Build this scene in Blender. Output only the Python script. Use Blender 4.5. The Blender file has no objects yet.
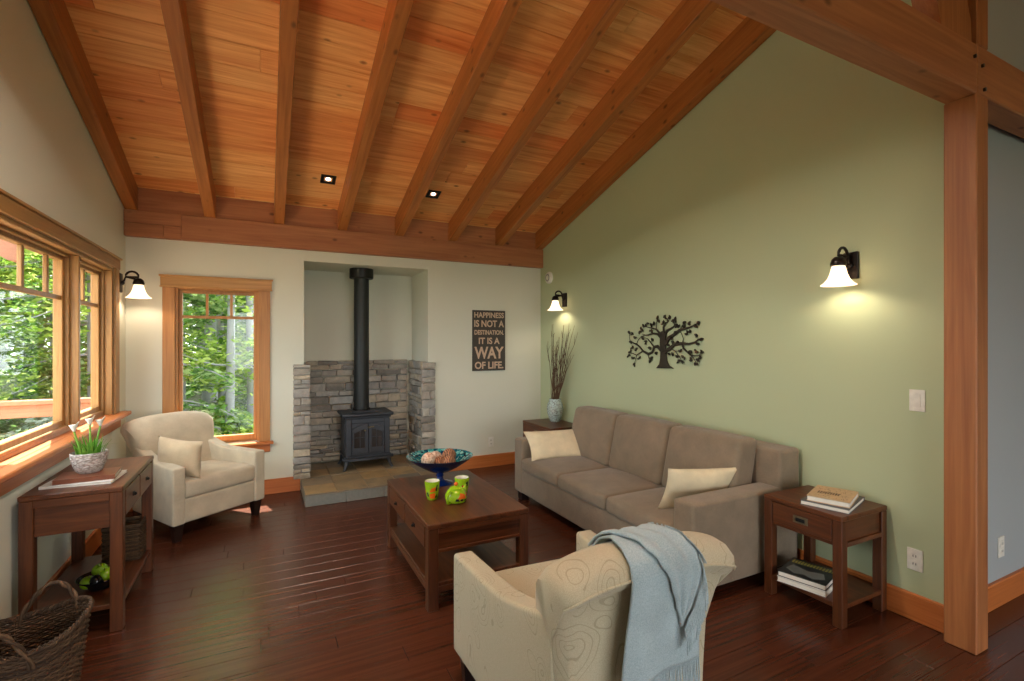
import bpy, math, random
from mathutils import Vector, Matrix, noise
PI = math.pi
scn = bpy.context.scene
col = scn.collection
R = random.Random(7)

# ------------------------------------------------------------------ mesh builder
class MB:
    def __init__(s): s.v = []; s.f = []
    def add(s, vs, fs):
        n = len(s.v); s.v += [tuple(p) for p in vs]; s.f += [tuple(i + n for i in f) for f in fs]; return s
    def box(s, x0, x1, y0, y1, z0, z1, b=0.0, M=None):
        cx, cy, cz = (x0+x1)/2, (y0+y1)/2, (z0+z1)/2
        hx, hy, hz = abs(x1-x0)/2, abs(y1-y0)/2, abs(z1-z0)/2
        b = min(b, hx*.49, hy*.49, hz*.49)
        vs = []; idx = {}
        sg = (-1, 1)
        if b <= 0:
            for i in sg:
                for j in sg:
                    for k in sg: idx[i, j, k] = len(vs); vs.append((cx+i*hx, cy+j*hy, cz+k*hz))
            g = lambda a: idx[a]
            fs = [(g((-1,-1,-1)), g((-1,-1,1)), g((-1,1,1)), g((-1,1,-1))), (g((1,-1,-1)), g((1,1,-1)), g((1,1,1)), g((1,-1,1))),
                  (g((-1,-1,-1)), g((1,-1,-1)), g((1,-1,1)), g((-1,-1,1))), (g((-1,1,-1)), g((-1,1,1)), g((1,1,1)), g((1,1,-1))),
                  (g((-1,-1,-1)), g((-1,1,-1)), g((1,1,-1)), g((1,-1,-1))), (g((-1,-1,1)), g((1,-1,1)), g((1,1,1)), g((-1,1,1)))]
        else:
            for i in sg:
                for j in sg:
                    for k in sg:
                        for a in range(3):
                            h = [hx-b, hy-b, hz-b]; h[a] += b
                            idx[i, j, k, a] = len(vs); vs.append((cx+i*h[0], cy+j*h[1], cz+k*h[2]))
            fs = []
            def q(l, n):
                p = [Vector(vs[t]) for t in l]; nn = (p[1]-p[0]).cross(p[2]-p[0])
                fs.append(tuple(l) if nn.dot(Vector(n)) > 0 else tuple(reversed(l)))
            for i in sg:
                q([idx[i,-1,-1,0], idx[i,1,-1,0], idx[i,1,1,0], idx[i,-1,1,0]], (i,0,0))
                q([idx[-1,i,-1,1], idx[1,i,-1,1], idx[1,i,1,1], idx[-1,i,1,1]], (0,i,0))
                q([idx[-1,-1,i,2], idx[1,-1,i,2], idx[1,1,i,2], idx[-1,1,i,2]], (0,0,i))
                for j in sg:
                    q([idx[i,j,-1,0], idx[i,j,1,0], idx[i,j,1,1], idx[i,j,-1,1]], (i,j,0))
                    q([idx[i,-1,j,0], idx[i,1,j,0], idx[i,1,j,2], idx[i,-1,j,2]], (i,0,j))
                    q([idx[-1,i,j,1], idx[1,i,j,1], idx[1,i,j,2], idx[-1,i,j,2]], (0,i,j))
                    for k in sg: q([idx[i,j,k,0], idx[i,j,k,1], idx[i,j,k,2]], (i,j,k))
        if M is not None: vs = [M @ Vector(p) for p in vs]
        return s.add(vs, fs)
    def grid(s, pts, closeu=False, closev=False, flip=False):
        nu, nv = len(pts), len(pts[0]); fs = []
        for i in range(nu if closeu else nu-1):
            for j in range(nv if closev else nv-1):
                a, b, c, d = i*nv+j, ((i+1) % nu)*nv+j, ((i+1) % nu)*nv+(j+1) % nv, i*nv+(j+1) % nv
                fs.append((a, d, c, b) if flip else (a, b, c, d))
        return s.add([p for r in pts for p in r], fs)
    def lathe(s, prof, c=(0, 0, 0), n=24, M=None, wob=None):
        pts = []
        for r, z in prof:
            row = []
            for k in range(n):
                a = 2*PI*k/n; p = Vector((c[0]+r*math.cos(a), c[1]+r*math.sin(a), c[2]+z))
                row.append(M @ p if M is not None else p)
            pts.append(row)
        return s.grid(pts, closev=True, flip=True)
    def tube(s, path, rad, n=8, cap=True):
        path = [Vector(p) for p in path]; m = len(path)
        if not isinstance(rad, (list, tuple)): rad = [rad]*m
        t0 = (path[1]-path[0]).normalized(); u = t0.orthogonal().normalized(); pts = []
        for i, p in enumerate(path):
            t = (path[min(i+1, m-1)]-path[max(i-1, 0)]).normalized()
            u = (u - t*u.dot(t));
            if u.length < 1e-6: u = t.orthogonal()
            u.normalize(); w = t.cross(u)
            pts.append([p + (u*math.cos(2*PI*k/n)+w*math.sin(2*PI*k/n))*rad[i] for k in range(n)])
        b = len(s.v); s.grid(pts, closev=True, flip=True)
        if cap:
            s.f.append(tuple(b+k for k in range(n))); s.f.append(tuple(b+(m-1)*n+k for k in reversed(range(n))))
        return s
    def prism(s, poly, fn0, fn1):            # polygon (2D list) swept between two placement functions
        n = len(poly); a = [fn0(*p) for p in poly]; b = [fn1(*p) for p in poly]
        ar = sum(poly[i][0]*poly[(i+1) % n][1]-poly[(i+1) % n][0]*poly[i][1] for i in range(n))
        fs = [tuple(range(n)), tuple(reversed(range(n, 2*n)))]
        fs += [(i, i+n, (i+1) % n+n, (i+1) % n) for i in range(n)]
        return s.add(a+b, fs)
    def sphere(s, c, r, nu=14, nv=10, sq=(1, 1, 1)):
        prof = [(r*math.sin(PI*i/nv) if 0 < i < nv else r*.002, -r*math.cos(PI*i/nv)) for i in range(nv+1)]
        M = Matrix.Translation(c) @ Matrix.Diagonal((sq[0], sq[1], sq[2], 1))
        return s.lathe(prof, n=nu, M=M)
    def cushion(s, x0, x1, y0, y1, z0, z1, r=.04, bulge=(0, 0, .03), n=7, fn=None):
        c = Vector(((x0+x1)/2, (y0+y1)/2, (z0+z1)/2)); h = Vector(((x1-x0)/2, (y1-y0)/2, (z1-z0)/2))
        r = min(r, h.x*.95, h.y*.95, h.z*.95)
        def ts(hh):
            e = [-hh, -hh+.3*r, -hh+.65*r, -hh+r]; m = [(-hh+r)+(2*hh-2*r)*i/n for i in range(1, n)]
            return e+m+[-x for x in reversed(e)]
        T = [ts(h.x), ts(h.y), ts(h.z)]
        for ax in range(3):
            for sd in (-1, 1):
                a1, a2 = (ax+1) % 3, (ax+2) % 3; pts = []
                for u in T[a1]:
                    row = []
                    for w in T[a2]:
                        p = [0, 0, 0]; p[ax] = sd*h[ax]; p[a1] = u; p[a2] = w; p = Vector(p)
                        q = Vector([max(-h[i]+r, min(h[i]-r, p[i])) for i in range(3)])
                        d = p-q
                        if d.length > 1e-9: p = q+d.normalized()*r
                        for i in range(3):
                            j, k = (i+1) % 3, (i+2) % 3
                            p[i] += (p[i]/h[i])*bulge[i]*max(0, 1-(p[j]/h[j])**2)*max(0, 1-(p[k]/h[k])**2)
                        p = p+c
                        row.append(fn(p) if fn else p)
                    pts.append(row)
                s.grid(pts, flip=(sd < 0))
        return s
    def build(s, name, m, parent=None, ang=40, weld=False, loc=None, rot=None, solid=0):
        me = bpy.data.meshes.new(name)
        me.from_pydata(s.v, [], s.f)
        if weld:
            import bmesh
            bm = bmesh.new(); bm.from_mesh(me); bmesh.ops.remove_doubles(bm, verts=bm.verts, dist=1e-5)
            bmesh.ops.recalc_face_normals(bm, faces=bm.faces); bm.to_mesh(me); bm.free()
        me.validate(); me.update()
        me.polygons.foreach_set('use_smooth', [True]*len(me.polygons))
        me.set_sharp_from_angle(angle=math.radians(ang))
        o = bpy.data.objects.new(name, me); col.objects.link(o)
        if m is not None: me.materials.append(m)
        if parent is not None: o.parent = parent
        if loc is not None: o.location = loc
        if rot is not None: o.rotation_euler = rot
        if solid:
            md = o.modifiers.new('thickness', 'SOLIDIFY'); md.thickness = solid; md.offset = 0
        return o

def tag(o, label=None, cat=None, group=None, kind=None):
    if label: o['label'] = label
    if cat: o['category'] = cat
    if group: o['group'] = group
    if kind: o['kind'] = kind
    return o
def thing(name, loc, label, cat, rz=0, group=None):
    o = bpy.data.objects.new(name, None); col.objects.link(o); o.empty_display_size = .1
    o.location = loc; o.rotation_euler = (0, 0, rz)
    return tag(o, label, cat, group)
def room(name, loc=(0, 0, 0)):
    o = bpy.data.objects.new(name, None); col.objects.link(o); o.location = loc
    return tag(o, kind='structure')
def kids(o): return [c for c in bpy.data.objects if c.parent == o]
def dup(o, parent=None, loc=None, rot=None):
    c = o.copy(); col.objects.link(c)
    if parent is not None: c.parent = parent
    if loc is not None: c.location = loc
    if rot is not None: c.rotation_euler = rot
    for ch in kids(o): dup(ch, c)
    return c

# ------------------------------------------------------------------ materials
def srgb(r, g, b):
    f = lambda c: (c/255/12.92) if c/255 <= .04045 else ((c/255+.055)/1.055)**2.4
    return (f(r), f(g), f(b), 1)
class NT:
    def __init__(s, name):
        s.m = bpy.data.materials.new(name); s.m.use_nodes = True; s.t = s.m.node_tree
        s.b = s.t.nodes['Principled BSDF']; s.out = s.t.nodes['Material Output']
    def n(s, typ, **kw):
        nd = s.t.nodes.new(typ)
        for k, v in kw.items():
            if k.startswith('i_'):
                key = k[2:]; key = int(key) if key.isdigit() else key.replace('_', ' ')
                nd.inputs[key].default_value = v
            else: setattr(nd, k, v)
        return nd
    def l(s, a, b): s.t.links.new(a, b)
    def coords(s, scale=(1, 1, 1), island=0.0, src='Object'):
        tc = s.n('ShaderNodeTexCoord'); mp = s.n('ShaderNodeMapping'); mp.inputs['Scale'].default_value = scale
        if island:
            g = s.n('ShaderNodeNewGeometry'); ml = s.n('ShaderNodeMath', operation='MULTIPLY', i_1=island)
            s.l(g.outputs['Random Per Island'], ml.inputs[0])
            ad = s.n('ShaderNodeVectorMath', operation='ADD'); s.l(tc.outputs[src], ad.inputs[0]); s.l(ml.outputs[0], ad.inputs[1])
            s.l(ad.outputs[0], mp.inputs['Vector']); s.isl = g.outputs['Random Per Island']
        else: s.l(tc.outputs[src], mp.inputs['Vector'])
        return mp.outputs['Vector']
    def ramp(s, fac, stops, interp='LINEAR'):
        r = s.n('ShaderNodeValToRGB'); r.color_ramp.interpolation = interp
        e = r.color_ramp.elements
        while len(e) < len(stops): e.new(.5)
        for k, (p, c) in enumerate(stops): e[k].position = p; e[k].color = c
        s.l(fac, r.inputs['Fac']); return r.outputs['Color']
    def noise(s, vec, scale=5, detail=4, dist=0, rough=.5):
        n = s.n('ShaderNodeTexNoise', i_Scale=scale, i_Detail=detail, i_Distortion=dist, i_Roughness=rough); s.l(vec, n.inputs['Vector']); return n.outputs['Fac']
    def mix(s, a, b, fac, blend='MIX'):
        m = s.n('ShaderNodeMix', data_type='RGBA', blend_type=blend)
        for src, i in ((fac, 0), (a, 6), (b, 7)):
            if hasattr(src, 'links'): s.l(src, m.inputs[i])
            else: m.inputs[i].default_value = src
        return m.outputs[2]
    def math(s, op, a, b=None):
        m = s.n('ShaderNodeMath', operation=op)
        for src, i in ((a, 0), (b, 1)):
            if src is None: continue
            if hasattr(src, 'links'): s.l(src, m.inputs[i])
            else: m.inputs[i].default_value = src
        return m.outputs[0]
    def bump(s, h, strength=.3, dist=.01):
        b = s.n('ShaderNodeBump', i_Strength=strength, i_Distance=dist); s.l(h, b.inputs['Height']); s.l(b.outputs[0], s.b.inputs['Normal'])
    def set(s, color=None, rough=None, spec=None, metal=None, **kw):
        if color is not None:
            if hasattr(color, 'links'): s.l(color, s.b.inputs['Base Color'])
            else: s.b.inputs['Base Color'].default_value = color
        if rough is not None:
            if hasattr(rough, 'links'): s.l(rough, s.b.inputs['Roughness'])
            else: s.b.inputs['Roughness'].default_value = rough
        if spec is not None: s.b.inputs['Specular IOR Level'].default_value = spec
        if metal is not None: s.b.inputs['Metallic'].default_value = metal
        for k, v in kw.items(): s.b.inputs[k.replace('_', ' ')].default_value = v
        return s.m
def sc(c, k): return (c[0]*k, c[1]*k, c[2]*k, 1)

def paint(name, c, rough=.75):
    t = NT(name); v = t.coords((1, 1, 1)); n = t.noise(v, 220, 3); m = t.noise(v, .7, 2)
    t.bump(n, .06, .002)
    return t.set(t.ramp(m, [(.3, sc(c, .96)), (.7, sc(c, 1.03))]), rough, .25)
def wood(name, dark, light, axis='x', fine=16, along=1.1, rough=.45, island=11.3, varies=0.25, bump=.12, spec=.4, knots=False, stops=None):
    t = NT(name); s = [fine]*3; s['xyz'.index(axis)] = along
    v = t.coords(tuple(s), island)
    n = t.noise(v, 1.0, 6, 1.2, .6)
    s2 = [fine*5]*3; s2['xyz'.index(axis)] = along*2.5
    v2 = t.coords(tuple(s2), island); n2 = t.noise(v2, 1.0, 3)
    g = t.math('ADD', t.math('MULTIPLY', n, .7), t.math('MULTIPLY', n2, .3))
    c = t.ramp(g, [(.32, dark), (.66, light)])
    if stops:
        cc = t.ramp(t.isl, stops); c = t.mix(c, cc, 1.0, 'MULTIPLY')
    elif varies:
        c = t.mix(c, t.ramp(t.isl, [(0, (1-varies,)*3+(1,)), (1, (1+varies*.4,)*3+(1,))]), 1.0, 'MULTIPLY')
    if knots:
        s3 = [7.0]*3; s3['xyz'.index(axis)] = 4.2
        vo = t.n('ShaderNodeTexVoronoi', i_Scale=1.0); t.l(t.coords(tuple(s3), island), vo.inputs['Vector'])
        k = t.ramp(vo.outputs['Distance'], [(.05, (1, 1, 1, 1)), (.14, (0, 0, 0, 1))])
        c = t.mix(c, sc(dark, .32), t.math('MULTIPLY', k, .8))
    t.bump(g, bump, .004)
    return t.set(c, rough, spec)
def fabric(name, c1, c2, scale=380, rough=.95, bump=.35, big=9):
    t = NT(name); v = t.coords(); n = t.noise(v, scale, 3); b = t.noise(v, big, 4)
    c = t.mix(t.ramp(n, [(.3, c1), (.7, c2)]), t.ramp(b, [(.3, (.86, .86, .86, 1)), (.7, (1.06, 1.06, 1.06, 1))]), 1.0, 'MULTIPLY')
    t.bump(n, bump, .003)
    return t.set(c, rough, .15, Sheen_Weight=.25, Sheen_Roughness=.5)
def plain(name, c, rough=.5, metal=0, spec=.5, **kw):
    t = NT(name); v = t.coords(); n = t.noise(v, 40, 3)
    return t.set(t.ramp(n, [(.3, sc(c, .9)), (.7, sc(c, 1.08))]), rough, spec, metal, **kw)

M = {}
M['cream'] = paint('cream wall paint', srgb(212, 212, 196))
M['green'] = paint('sage green wall paint', srgb(182, 192, 156))
M['hall'] = paint('pale grey hall paint', srgb(166, 172, 174))
M['deck'] = wood('knotty fir ceiling boards', srgb(202, 124, 64), srgb(246, 194, 130), 'x', 13, .8, .5, 17.7, knots=True,
                 stops=[(0, (1.0, .66, .5, 1)), (.2, (.97, .78, .64, 1)), (.5, (1.06, .93, .79, 1)), (.8, (1.08, 1.04, .95, 1)), (1, (1.1, 1.26, 1.32, 1))])
M['rafter'] = wood('orange fir rafters', srgb(142, 84, 38), srgb(186, 118, 60), 'y', 15, .8, .5, 9.1, .12, knots=True)
M['beam'] = wood('reddish fir beams', srgb(146, 89, 57), srgb(184, 123, 80), 'x', 13, .8, .55, 9.1, .1, knots=True)
M['post'] = wood('reddish fir posts', srgb(140, 84, 48), srgb(176, 114, 68), 'z', 18, .8, .5, 9.1, .1)
M['trimx'] = wood('honey fir trim running across', srgb(166, 118, 66), srgb(200, 152, 92), 'x', 22, 1, .42)
M['trimy'] = wood('honey fir trim running in depth', srgb(150, 100, 54), srgb(182, 130, 76), 'y', 22, 1, .42)
M['trimz'] = wood('honey fir trim upright', srgb(160, 104, 54), srgb(192, 136, 78), 'z', 22, 1, .42)
M['honeyz'] = wood('darker honey fir trim upright', srgb(140, 98, 52), srgb(172, 130, 76), 'z', 22, 1, .45)  # darker, yellower fir tone for the left window
M['honeyy'] = wood('darker honey fir trim in depth', srgb(136, 96, 52), srgb(168, 126, 74), 'y', 22, 1, .45)
M['basex'] = wood('orange fir baseboard across', srgb(176, 96, 44), srgb(206, 124, 66), 'x', 22, 1, .4)
M['basey'] = wood('orange fir baseboard in depth', srgb(176, 96, 44), srgb(206, 124, 66), 'y', 22, 1, .4)
M['tabx'] = wood('dark walnut across', srgb(60, 30, 15), srgb(108, 60, 31), 'x', 20, 1.6, .36, 5.3, .12)
M['taby'] = wood('dark walnut in depth', srgb(60, 30, 15), srgb(108, 60, 31), 'y', 20, 1.6, .36, 5.3, .12)
M['tabz'] = wood('dark walnut upright', srgb(60, 30, 15), srgb(104, 58, 30), 'z', 20, 1.6, .38, 5.3, .12)
M['floor'] = wood('dark reddish plank floor', srgb(66, 33, 20), srgb(91, 48, 30), 'x', 22, .7, .27, 13.7, .08, .025, .5)
M['darkleg'] = plain('espresso stained legs', srgb(34, 20, 16), .35)
M['sofa'] = fabric('taupe chenille', srgb(114, 100, 83), srgb(150, 133, 112), 420)
M['pillow'] = fabric('oatmeal linen', srgb(214, 196, 160), srgb(236, 222, 190), 500)
M['pillow2'] = fabric('beige linen', srgb(178, 156, 126), srgb(206, 186, 154), 500)
M['throw'] = fabric('pale blue grey wool', srgb(148, 166, 172), srgb(176, 192, 198), 300)
M['iron'] = plain('charcoal cast iron', srgb(62, 65, 71), .5, .3)
M['black'] = plain('matt black metal', srgb(22, 21, 20), .45, .4)
M['flue'] = plain('black flue steel', srgb(40, 43, 42), .5, .2)
M['white'] = plain('white plastic', srgb(226, 224, 214), .4)
M['bronze'] = plain('dark bronze metal', srgb(32, 25, 21), .4, .5)
M['nickel'] = plain('aged nickel', srgb(128, 116, 92), .35, .8)
M['treemetal'] = plain('dark iron cutout', srgb(58, 50, 40), .5, .3)
M['board'] = plain('charcoal painted board', srgb(66, 60, 54), .7)
M['letter'] = plain('distressed tan lettering', srgb(196, 170, 146), .8)
M['screen'] = plain('dark firebox glass', srgb(44, 36, 30), .2, 0, .4)

def chair_fabric():
    t = NT('cream chair fabric with stitched leaf outlines'); v = t.coords()
    n = t.noise(v, 480, 3); base = t.ramp(n, [(.3, srgb(168, 158, 132)), (.7, srgb(196, 186, 160))])
    dn = t.n('ShaderNodeTexNoise', i_Scale=5.0, i_Detail=1.0); t.l(v, dn.inputs['Vector'])
    dv = t.n('ShaderNodeVectorMath', operation='MULTIPLY_ADD'); t.l(dn.outputs['Color'], dv.inputs[0]); dv.inputs[1].default_value = (.16, .16, .16); t.l(t.coords((1, 1, .62)), dv.inputs[2])
    vo = t.n('ShaderNodeTexVoronoi', i_Scale=9.0); t.l(dv.outputs[0], vo.inputs['Vector'])
    fr = t.math('FRACT', t.math('MULTIPLY', vo.outputs['Distance'], 7.0)); ln = t.math('LESS_THAN', t.math('ABSOLUTE', t.math('SUBTRACT', fr, .5)), .07)
    cs = t.n('ShaderNodeSeparateColor'); t.l(vo.outputs['Color'], cs.inputs[0])
    mk = t.math('MULTIPLY', t.math('LESS_THAN', vo.outputs['Distance'], .56), t.math('GREATER_THAN', cs.outputs[0], .15))
    c = t.mix(base, srgb(130, 118, 92), t.math('MULTIPLY', t.math('MULTIPLY', ln, mk), .42))
    t.bump(n, .25, .003)
    return t.set(c, .95, .15, Sheen_Weight=.2)
M['chair'] = chair_fabric()
M['chairplain'] = fabric('plain cream chair fabric', srgb(186, 172, 146), srgb(212, 200, 176), 480)
def stone_mat():
    t = NT('stacked ledge stone'); v = t.coords((1, 1, 1), 7.7); n = t.noise(v, 14, 8, .4, .65); w = t.noise(v, 60, 4)
    c = t.ramp(t.isl, [(0, srgb(134, 130, 124)), (.3, srgb(172, 166, 154)), (.6, srgb(156, 156, 154)), (.82, srgb(192, 178, 154)), (1, srgb(186, 188, 186))])
    c = t.mix(c, t.ramp(n, [(.3, (.66, .66, .67, 1)), (.7, (1.12, 1.1, 1.08, 1))]), 1.0, 'MULTIPLY')
    t.bump(t.math('ADD', n, t.math('MULTIPLY', w, .4)), .8, .015)
    return t.set(c, .9, .2)
M['stone'] = stone_mat()
def slate_mat():
    t = NT('multicolour slate tile'); v = t.coords((1, 1, 1), 5.1); n = t.noise(v, 4, 7, 1, .6)
    c = t.ramp(t.isl, [(0, srgb(120, 116, 108)), (.35, srgb(150, 130, 98)), (.65, srgb(136, 124, 104)), (1, srgb(168, 140, 98))])
    c = t.mix(c, t.ramp(n, [(.3, (.62, .66, .7, 1)), (.7, (1.18, 1.1, 1, 1))]), 1.0, 'MULTIPLY')
    t.bump(n, .3, .01); return t.set(c, .5, .4)
M['slate'] = slate_mat()
M['slateedge'] = plain('grey slate edge', srgb(126, 126, 118), .6)
def pane_mat():
    t = NT('thin window glass'); lw = t.n('ShaderNodeLayerWeight', i_Blend=.5); fr = t.n('ShaderNodeMath', operation='MULTIPLY_ADD', i_1=.30, i_2=.03); t.l(t.math('POWER', lw.outputs['Facing'], 5.0), fr.inputs[0]); tr = t.n('ShaderNodeBsdfTransparent'); gl = t.n('ShaderNodeBsdfGlossy', i_Roughness=.0)
    tr.inputs[0].default_value = (.95, .97, .96, 1)
    mx = t.n('ShaderNodeMixShader'); t.l(fr.outputs[0], mx.inputs[0]); t.l(tr.outputs[0], mx.inputs[1]); t.l(gl.outputs[0], mx.inputs[2]); t.l(mx.outputs[0], t.out.inputs[0])
    return t.m
M['pane'] = pane_mat()
def shade_mat():
    t = NT('frosted lamp glass, lit'); tr = t.n('ShaderNodeBsdfTranslucent'); tr.inputs[0].default_value = (.9, .82, .72, 1)
    df = t.n('ShaderNodeBsdfDiffuse'); df.inputs[0].default_value = (.8, .72, .62, 1)
    em = t.n('ShaderNodeEmission'); em.inputs[0].default_value = (1, .74, .52, 1); em.inputs[1].default_value = .7
    a = t.n('ShaderNodeMixShader', i_Fac=.5); b = t.n('ShaderNodeAddShader')
    t.l(tr.outputs[0], a.inputs[1]); t.l(df.outputs[0], a.inputs[2]); t.l(a.outputs[0], b.inputs[0]); t.l(em.outputs[0], b.inputs[1]); t.l(b.outputs[0], t.out.inputs[0])
    return t.m
M['shade'] = shade_mat()
def emit(name, c, s):
    t = NT(name); t.set((.8, .8, .8, 1)); t.b.inputs['Emission Color'].default_value = c; t.b.inputs['Emission Strength'].default_value = s; return t.m
M['bulb'] = emit('glowing bulb', (1, .82, .6, 1), 5)
def leaf_mat(name, c1, c2, c3):
    t = NT(name); g = t.n('ShaderNodeNewGeometry'); c = t.ramp(g.outputs['Random Per Island'], [(0, c1), (.55, c2), (1, c3)])
    df = t.n('ShaderNodeBsdfDiffuse'); tl = t.n('ShaderNodeBsdfTranslucent'); mx = t.n('ShaderNodeMixShader', i_Fac=.62)
    t.l(c, df.inputs[0]); t.l(c, tl.inputs[0]); t.l(df.outputs[0], mx.inputs[1]); t.l(tl.outputs[0], mx.inputs[2]); t.l(mx.outputs[0], t.out.inputs[0]); return t.m
M['leaf'] = leaf_mat('sunlit green leaves', srgb(84, 118, 36), srgb(130, 160, 58), srgb(186, 200, 112))
M['needle'] = leaf_mat('mid green conifer sprays', srgb(60, 96, 44), srgb(100, 134, 66), srgb(160, 180, 124))
M['hedge'] = leaf_mat('silvery green shrub leaves', srgb(120, 140, 122), srgb(150, 164, 150), srgb(186, 192, 182))
M['bark'] = plain('grey bark', srgb(122, 124, 126), .9)
M['ground'] = plain('pale forest floor', srgb(82, 88, 60), .95)
M['railing'] = wood('cedar railing', srgb(150, 86, 60), srgb(186, 120, 88), 'x', 16, 1, .6)
M['porch'] = wood('porch timber', srgb(132, 84, 64), srgb(160, 108, 84), 'x', 14, 1, .6)
def wicker(name, c1, c2, rz=60):
    t = NT(name); v = t.coords((1, 1, 1), 3.3); n = t.noise(v, 30, 4); c = t.mix(t.ramp(t.isl, [(0, c1), (1, c2)]), t.ramp(n, [(.3, (.6, .6, .6, 1)), (.7, (1.2, 1.2, 1.2, 1))]), 1.0, 'MULTIPLY')
    t.bump(n, .3, .003); return t.set(c, .7, .3)
M['wicker'] = wicker('brown willow wicker', srgb(58, 42, 30), srgb(100, 76, 55))
M['wickerdark'] = wicker('dark seagrass weave', srgb(52, 38, 26), srgb(90, 68, 46))

# ------------------------------------------------------------------ room dimensions (metres)
XL, XR, YB = -1.10, 3.13, 5.40
S = .3055; RAF = math.atan(S)
YR = -.2                                   # ridge
zb = lambda y: 2.665+S*(5.32-y) if y >= YR else 2.665+S*(5.32-YR)-S*(YR-y)      # rafter underside
zd = lambda y: zb(y)+.215                                                      # boarding underside
XE, YS = 6.5, -4.2

# floor : planks running across the room
mb = MB(); y = YS; k = 0
while y < YB+.02:
    w = .127; x = XL-.02-R.random()*1.2
    while x < XE:
        L = .9+R.random()*1.3
        a, b = max(x, XL-.02), min(x+L, XE)
        if b-a > .05: mb.box(a+.0008, b-.0008, y+.0008, min(y+w, YB+.02)-.0008, -.03, 0, .0016)
        x += L
    y += w
tag(mb.build('floor', M['floor'], ang=30), kind='structure')

# left wall with one wide window opening
WY0, WY1, WZ0, WZ1 = 1.35, 5.0, .89, 2.10
mb = MB(); T = .14
mb.box(XL-T, XL, YS, YB+.14, -.03, WZ0).box(XL-T, XL, YS, WY0, WZ0, WZ1).box(XL-T, XL, WY1, YB+.14, WZ0, WZ1)
g = [(YS, WZ1), (YB+.14, WZ1), (YB+.14, zd(YB+.14)+.02), (YR, zd(YR)+.02), (YS, zd(YS)+.02)]
mb.prism(g, lambda a, b: (XL-T, a, b), lambda a, b: (XL, a, b))
tag(mb.build('wall_left', M['cream'], ang=20), kind='structure')

# back wall with window opening and stove niche
BX0, BX1, BZ0, BZ1 = -.735, -.05, .53, 2.01
NX0, NX1, NZ, NY = .354, 1.653, 2.325, 6.09
top = zd(YB)+.02; Y1 = YB+.14
def wall(name, *b, m='cream'): 
    mb = MB()
    for q in b: mb.box(*q)
    return tag(mb.build(name, M[m], ang=20), kind='structure')
wall('wall_back_left', (XL, BX0, YB, Y1, -.03, top), (BX0, BX1, YB, Y1, -.03, BZ0), (BX0, BX1, YB, Y1, BZ1, top), (BX1, NX0, YB, Y1, -.03, top))
wall('wall_back', (NX0, NX1, YB, Y1, NZ, top))
wall('wall_back_right', (NX1, XR+.12, YB, Y1, -.03, top))
wall('wall_niche_left', (NX0-.1, NX0, Y1, NY+.1, -.03, NZ+.1))
wall('wall_niche_right', (NX1, NX1+.1, Y1, NY+.1, -.03, NZ+.1))
wall('wall_niche_back', (NX0, NX1, NY, NY+.1, -.03, NZ+.1))
wall('ceiling_niche', (NX0, NX1, Y1, NY, NZ, NZ+.1))
tag(MB().box(NX0, NX1, YB+.02, NY, -.03, 0).build('floor_niche', M['cream'], ang=20), kind='structure')

# green gable wall and the wall that turns off behind the post
mb = MB(); g = [(1.25, -.03), (YB, -.03), (YB, zd(YB)+.02), (1.25, zd(1.25)+.02)]
mb.prism(g, lambda a, b: (XR, a, b), lambda a, b: (XR+.12, a, b))
tag(mb.build('wall_right', M['green'], ang=20), kind='structure')
mb = MB().box(XR+.12, XE, 1.25, 1.37, -.03, zd(1.25)+.02)
tag(mb.build('wall_hall', M['hall'], ang=20), kind='structure')
mb = MB(); g = [(1.37, -.03), (1.37, zd(1.37)), (YR, zd(YR)), (YS, zd(YS)), (YS, -.03)]
mb.prism(g, lambda a, b: (XE, a, b), lambda a, b: (XE+.12, a, b))
tag(mb.build('wall_east', M['cream'], ang=20), kind='structure')
# the wall behind the viewer: lintel and piers round an unseen open gap, sized to shape the daylight
mb = MB().box(XL, XE, YS-.14, YS, 2.3, zd(YS)+.02).box(XL, XL+.35, YS-.14, YS, -.03, 2.3).box(3.2, XE, YS-.14, YS, -.03, 2.3)
tag(mb.build('wall_rear', M['cream'], ang=20), kind='structure')

# ceiling boarding, laid board by board in the slope
def boards(name, length, w, rot, loc):
    mb = MB(); y = 0
    while y < length:
        x = XL-.1-R.random()*2
        ww = w*(.88+.24*R.random())
        while x < XE+.1:
            L = 1.3+R.random()*2.6; a, b = max(x, XL-.1), min(x+L, XE+.1)
            if b-a > .02: mb.box(a+.0008, b-.0008, -y-ww+.001, -y-.001, 0, .03, .003)
            x += L
        y += ww
    mb.box(XL-.1, XE+.1, -length, 0, .032, .06)
    o = mb.build(name, M['deck'], ang=30, loc=loc, rot=rot); return tag(o, kind='structure')
LS = (YB+.1-YR)/math.cos(RAF)
boards('ceiling', LS, .185, (-RAF, 0, 0), (0, YB+.1, zd(YB+.1)))
o = boards('ceiling_rear', (YR-YS+.1)/math.cos(RAF), .155, (RAF, 0, 0), (0, YR, zd(YR)))
# blocking between the rafters above the ledger beam
trim = MB().box(XL, XR, 5.36, 5.40, 2.655, zd(5.36)+.005)
tag(trim.build('trim_1', M['beam'], ang=30), kind='structure')

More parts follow.
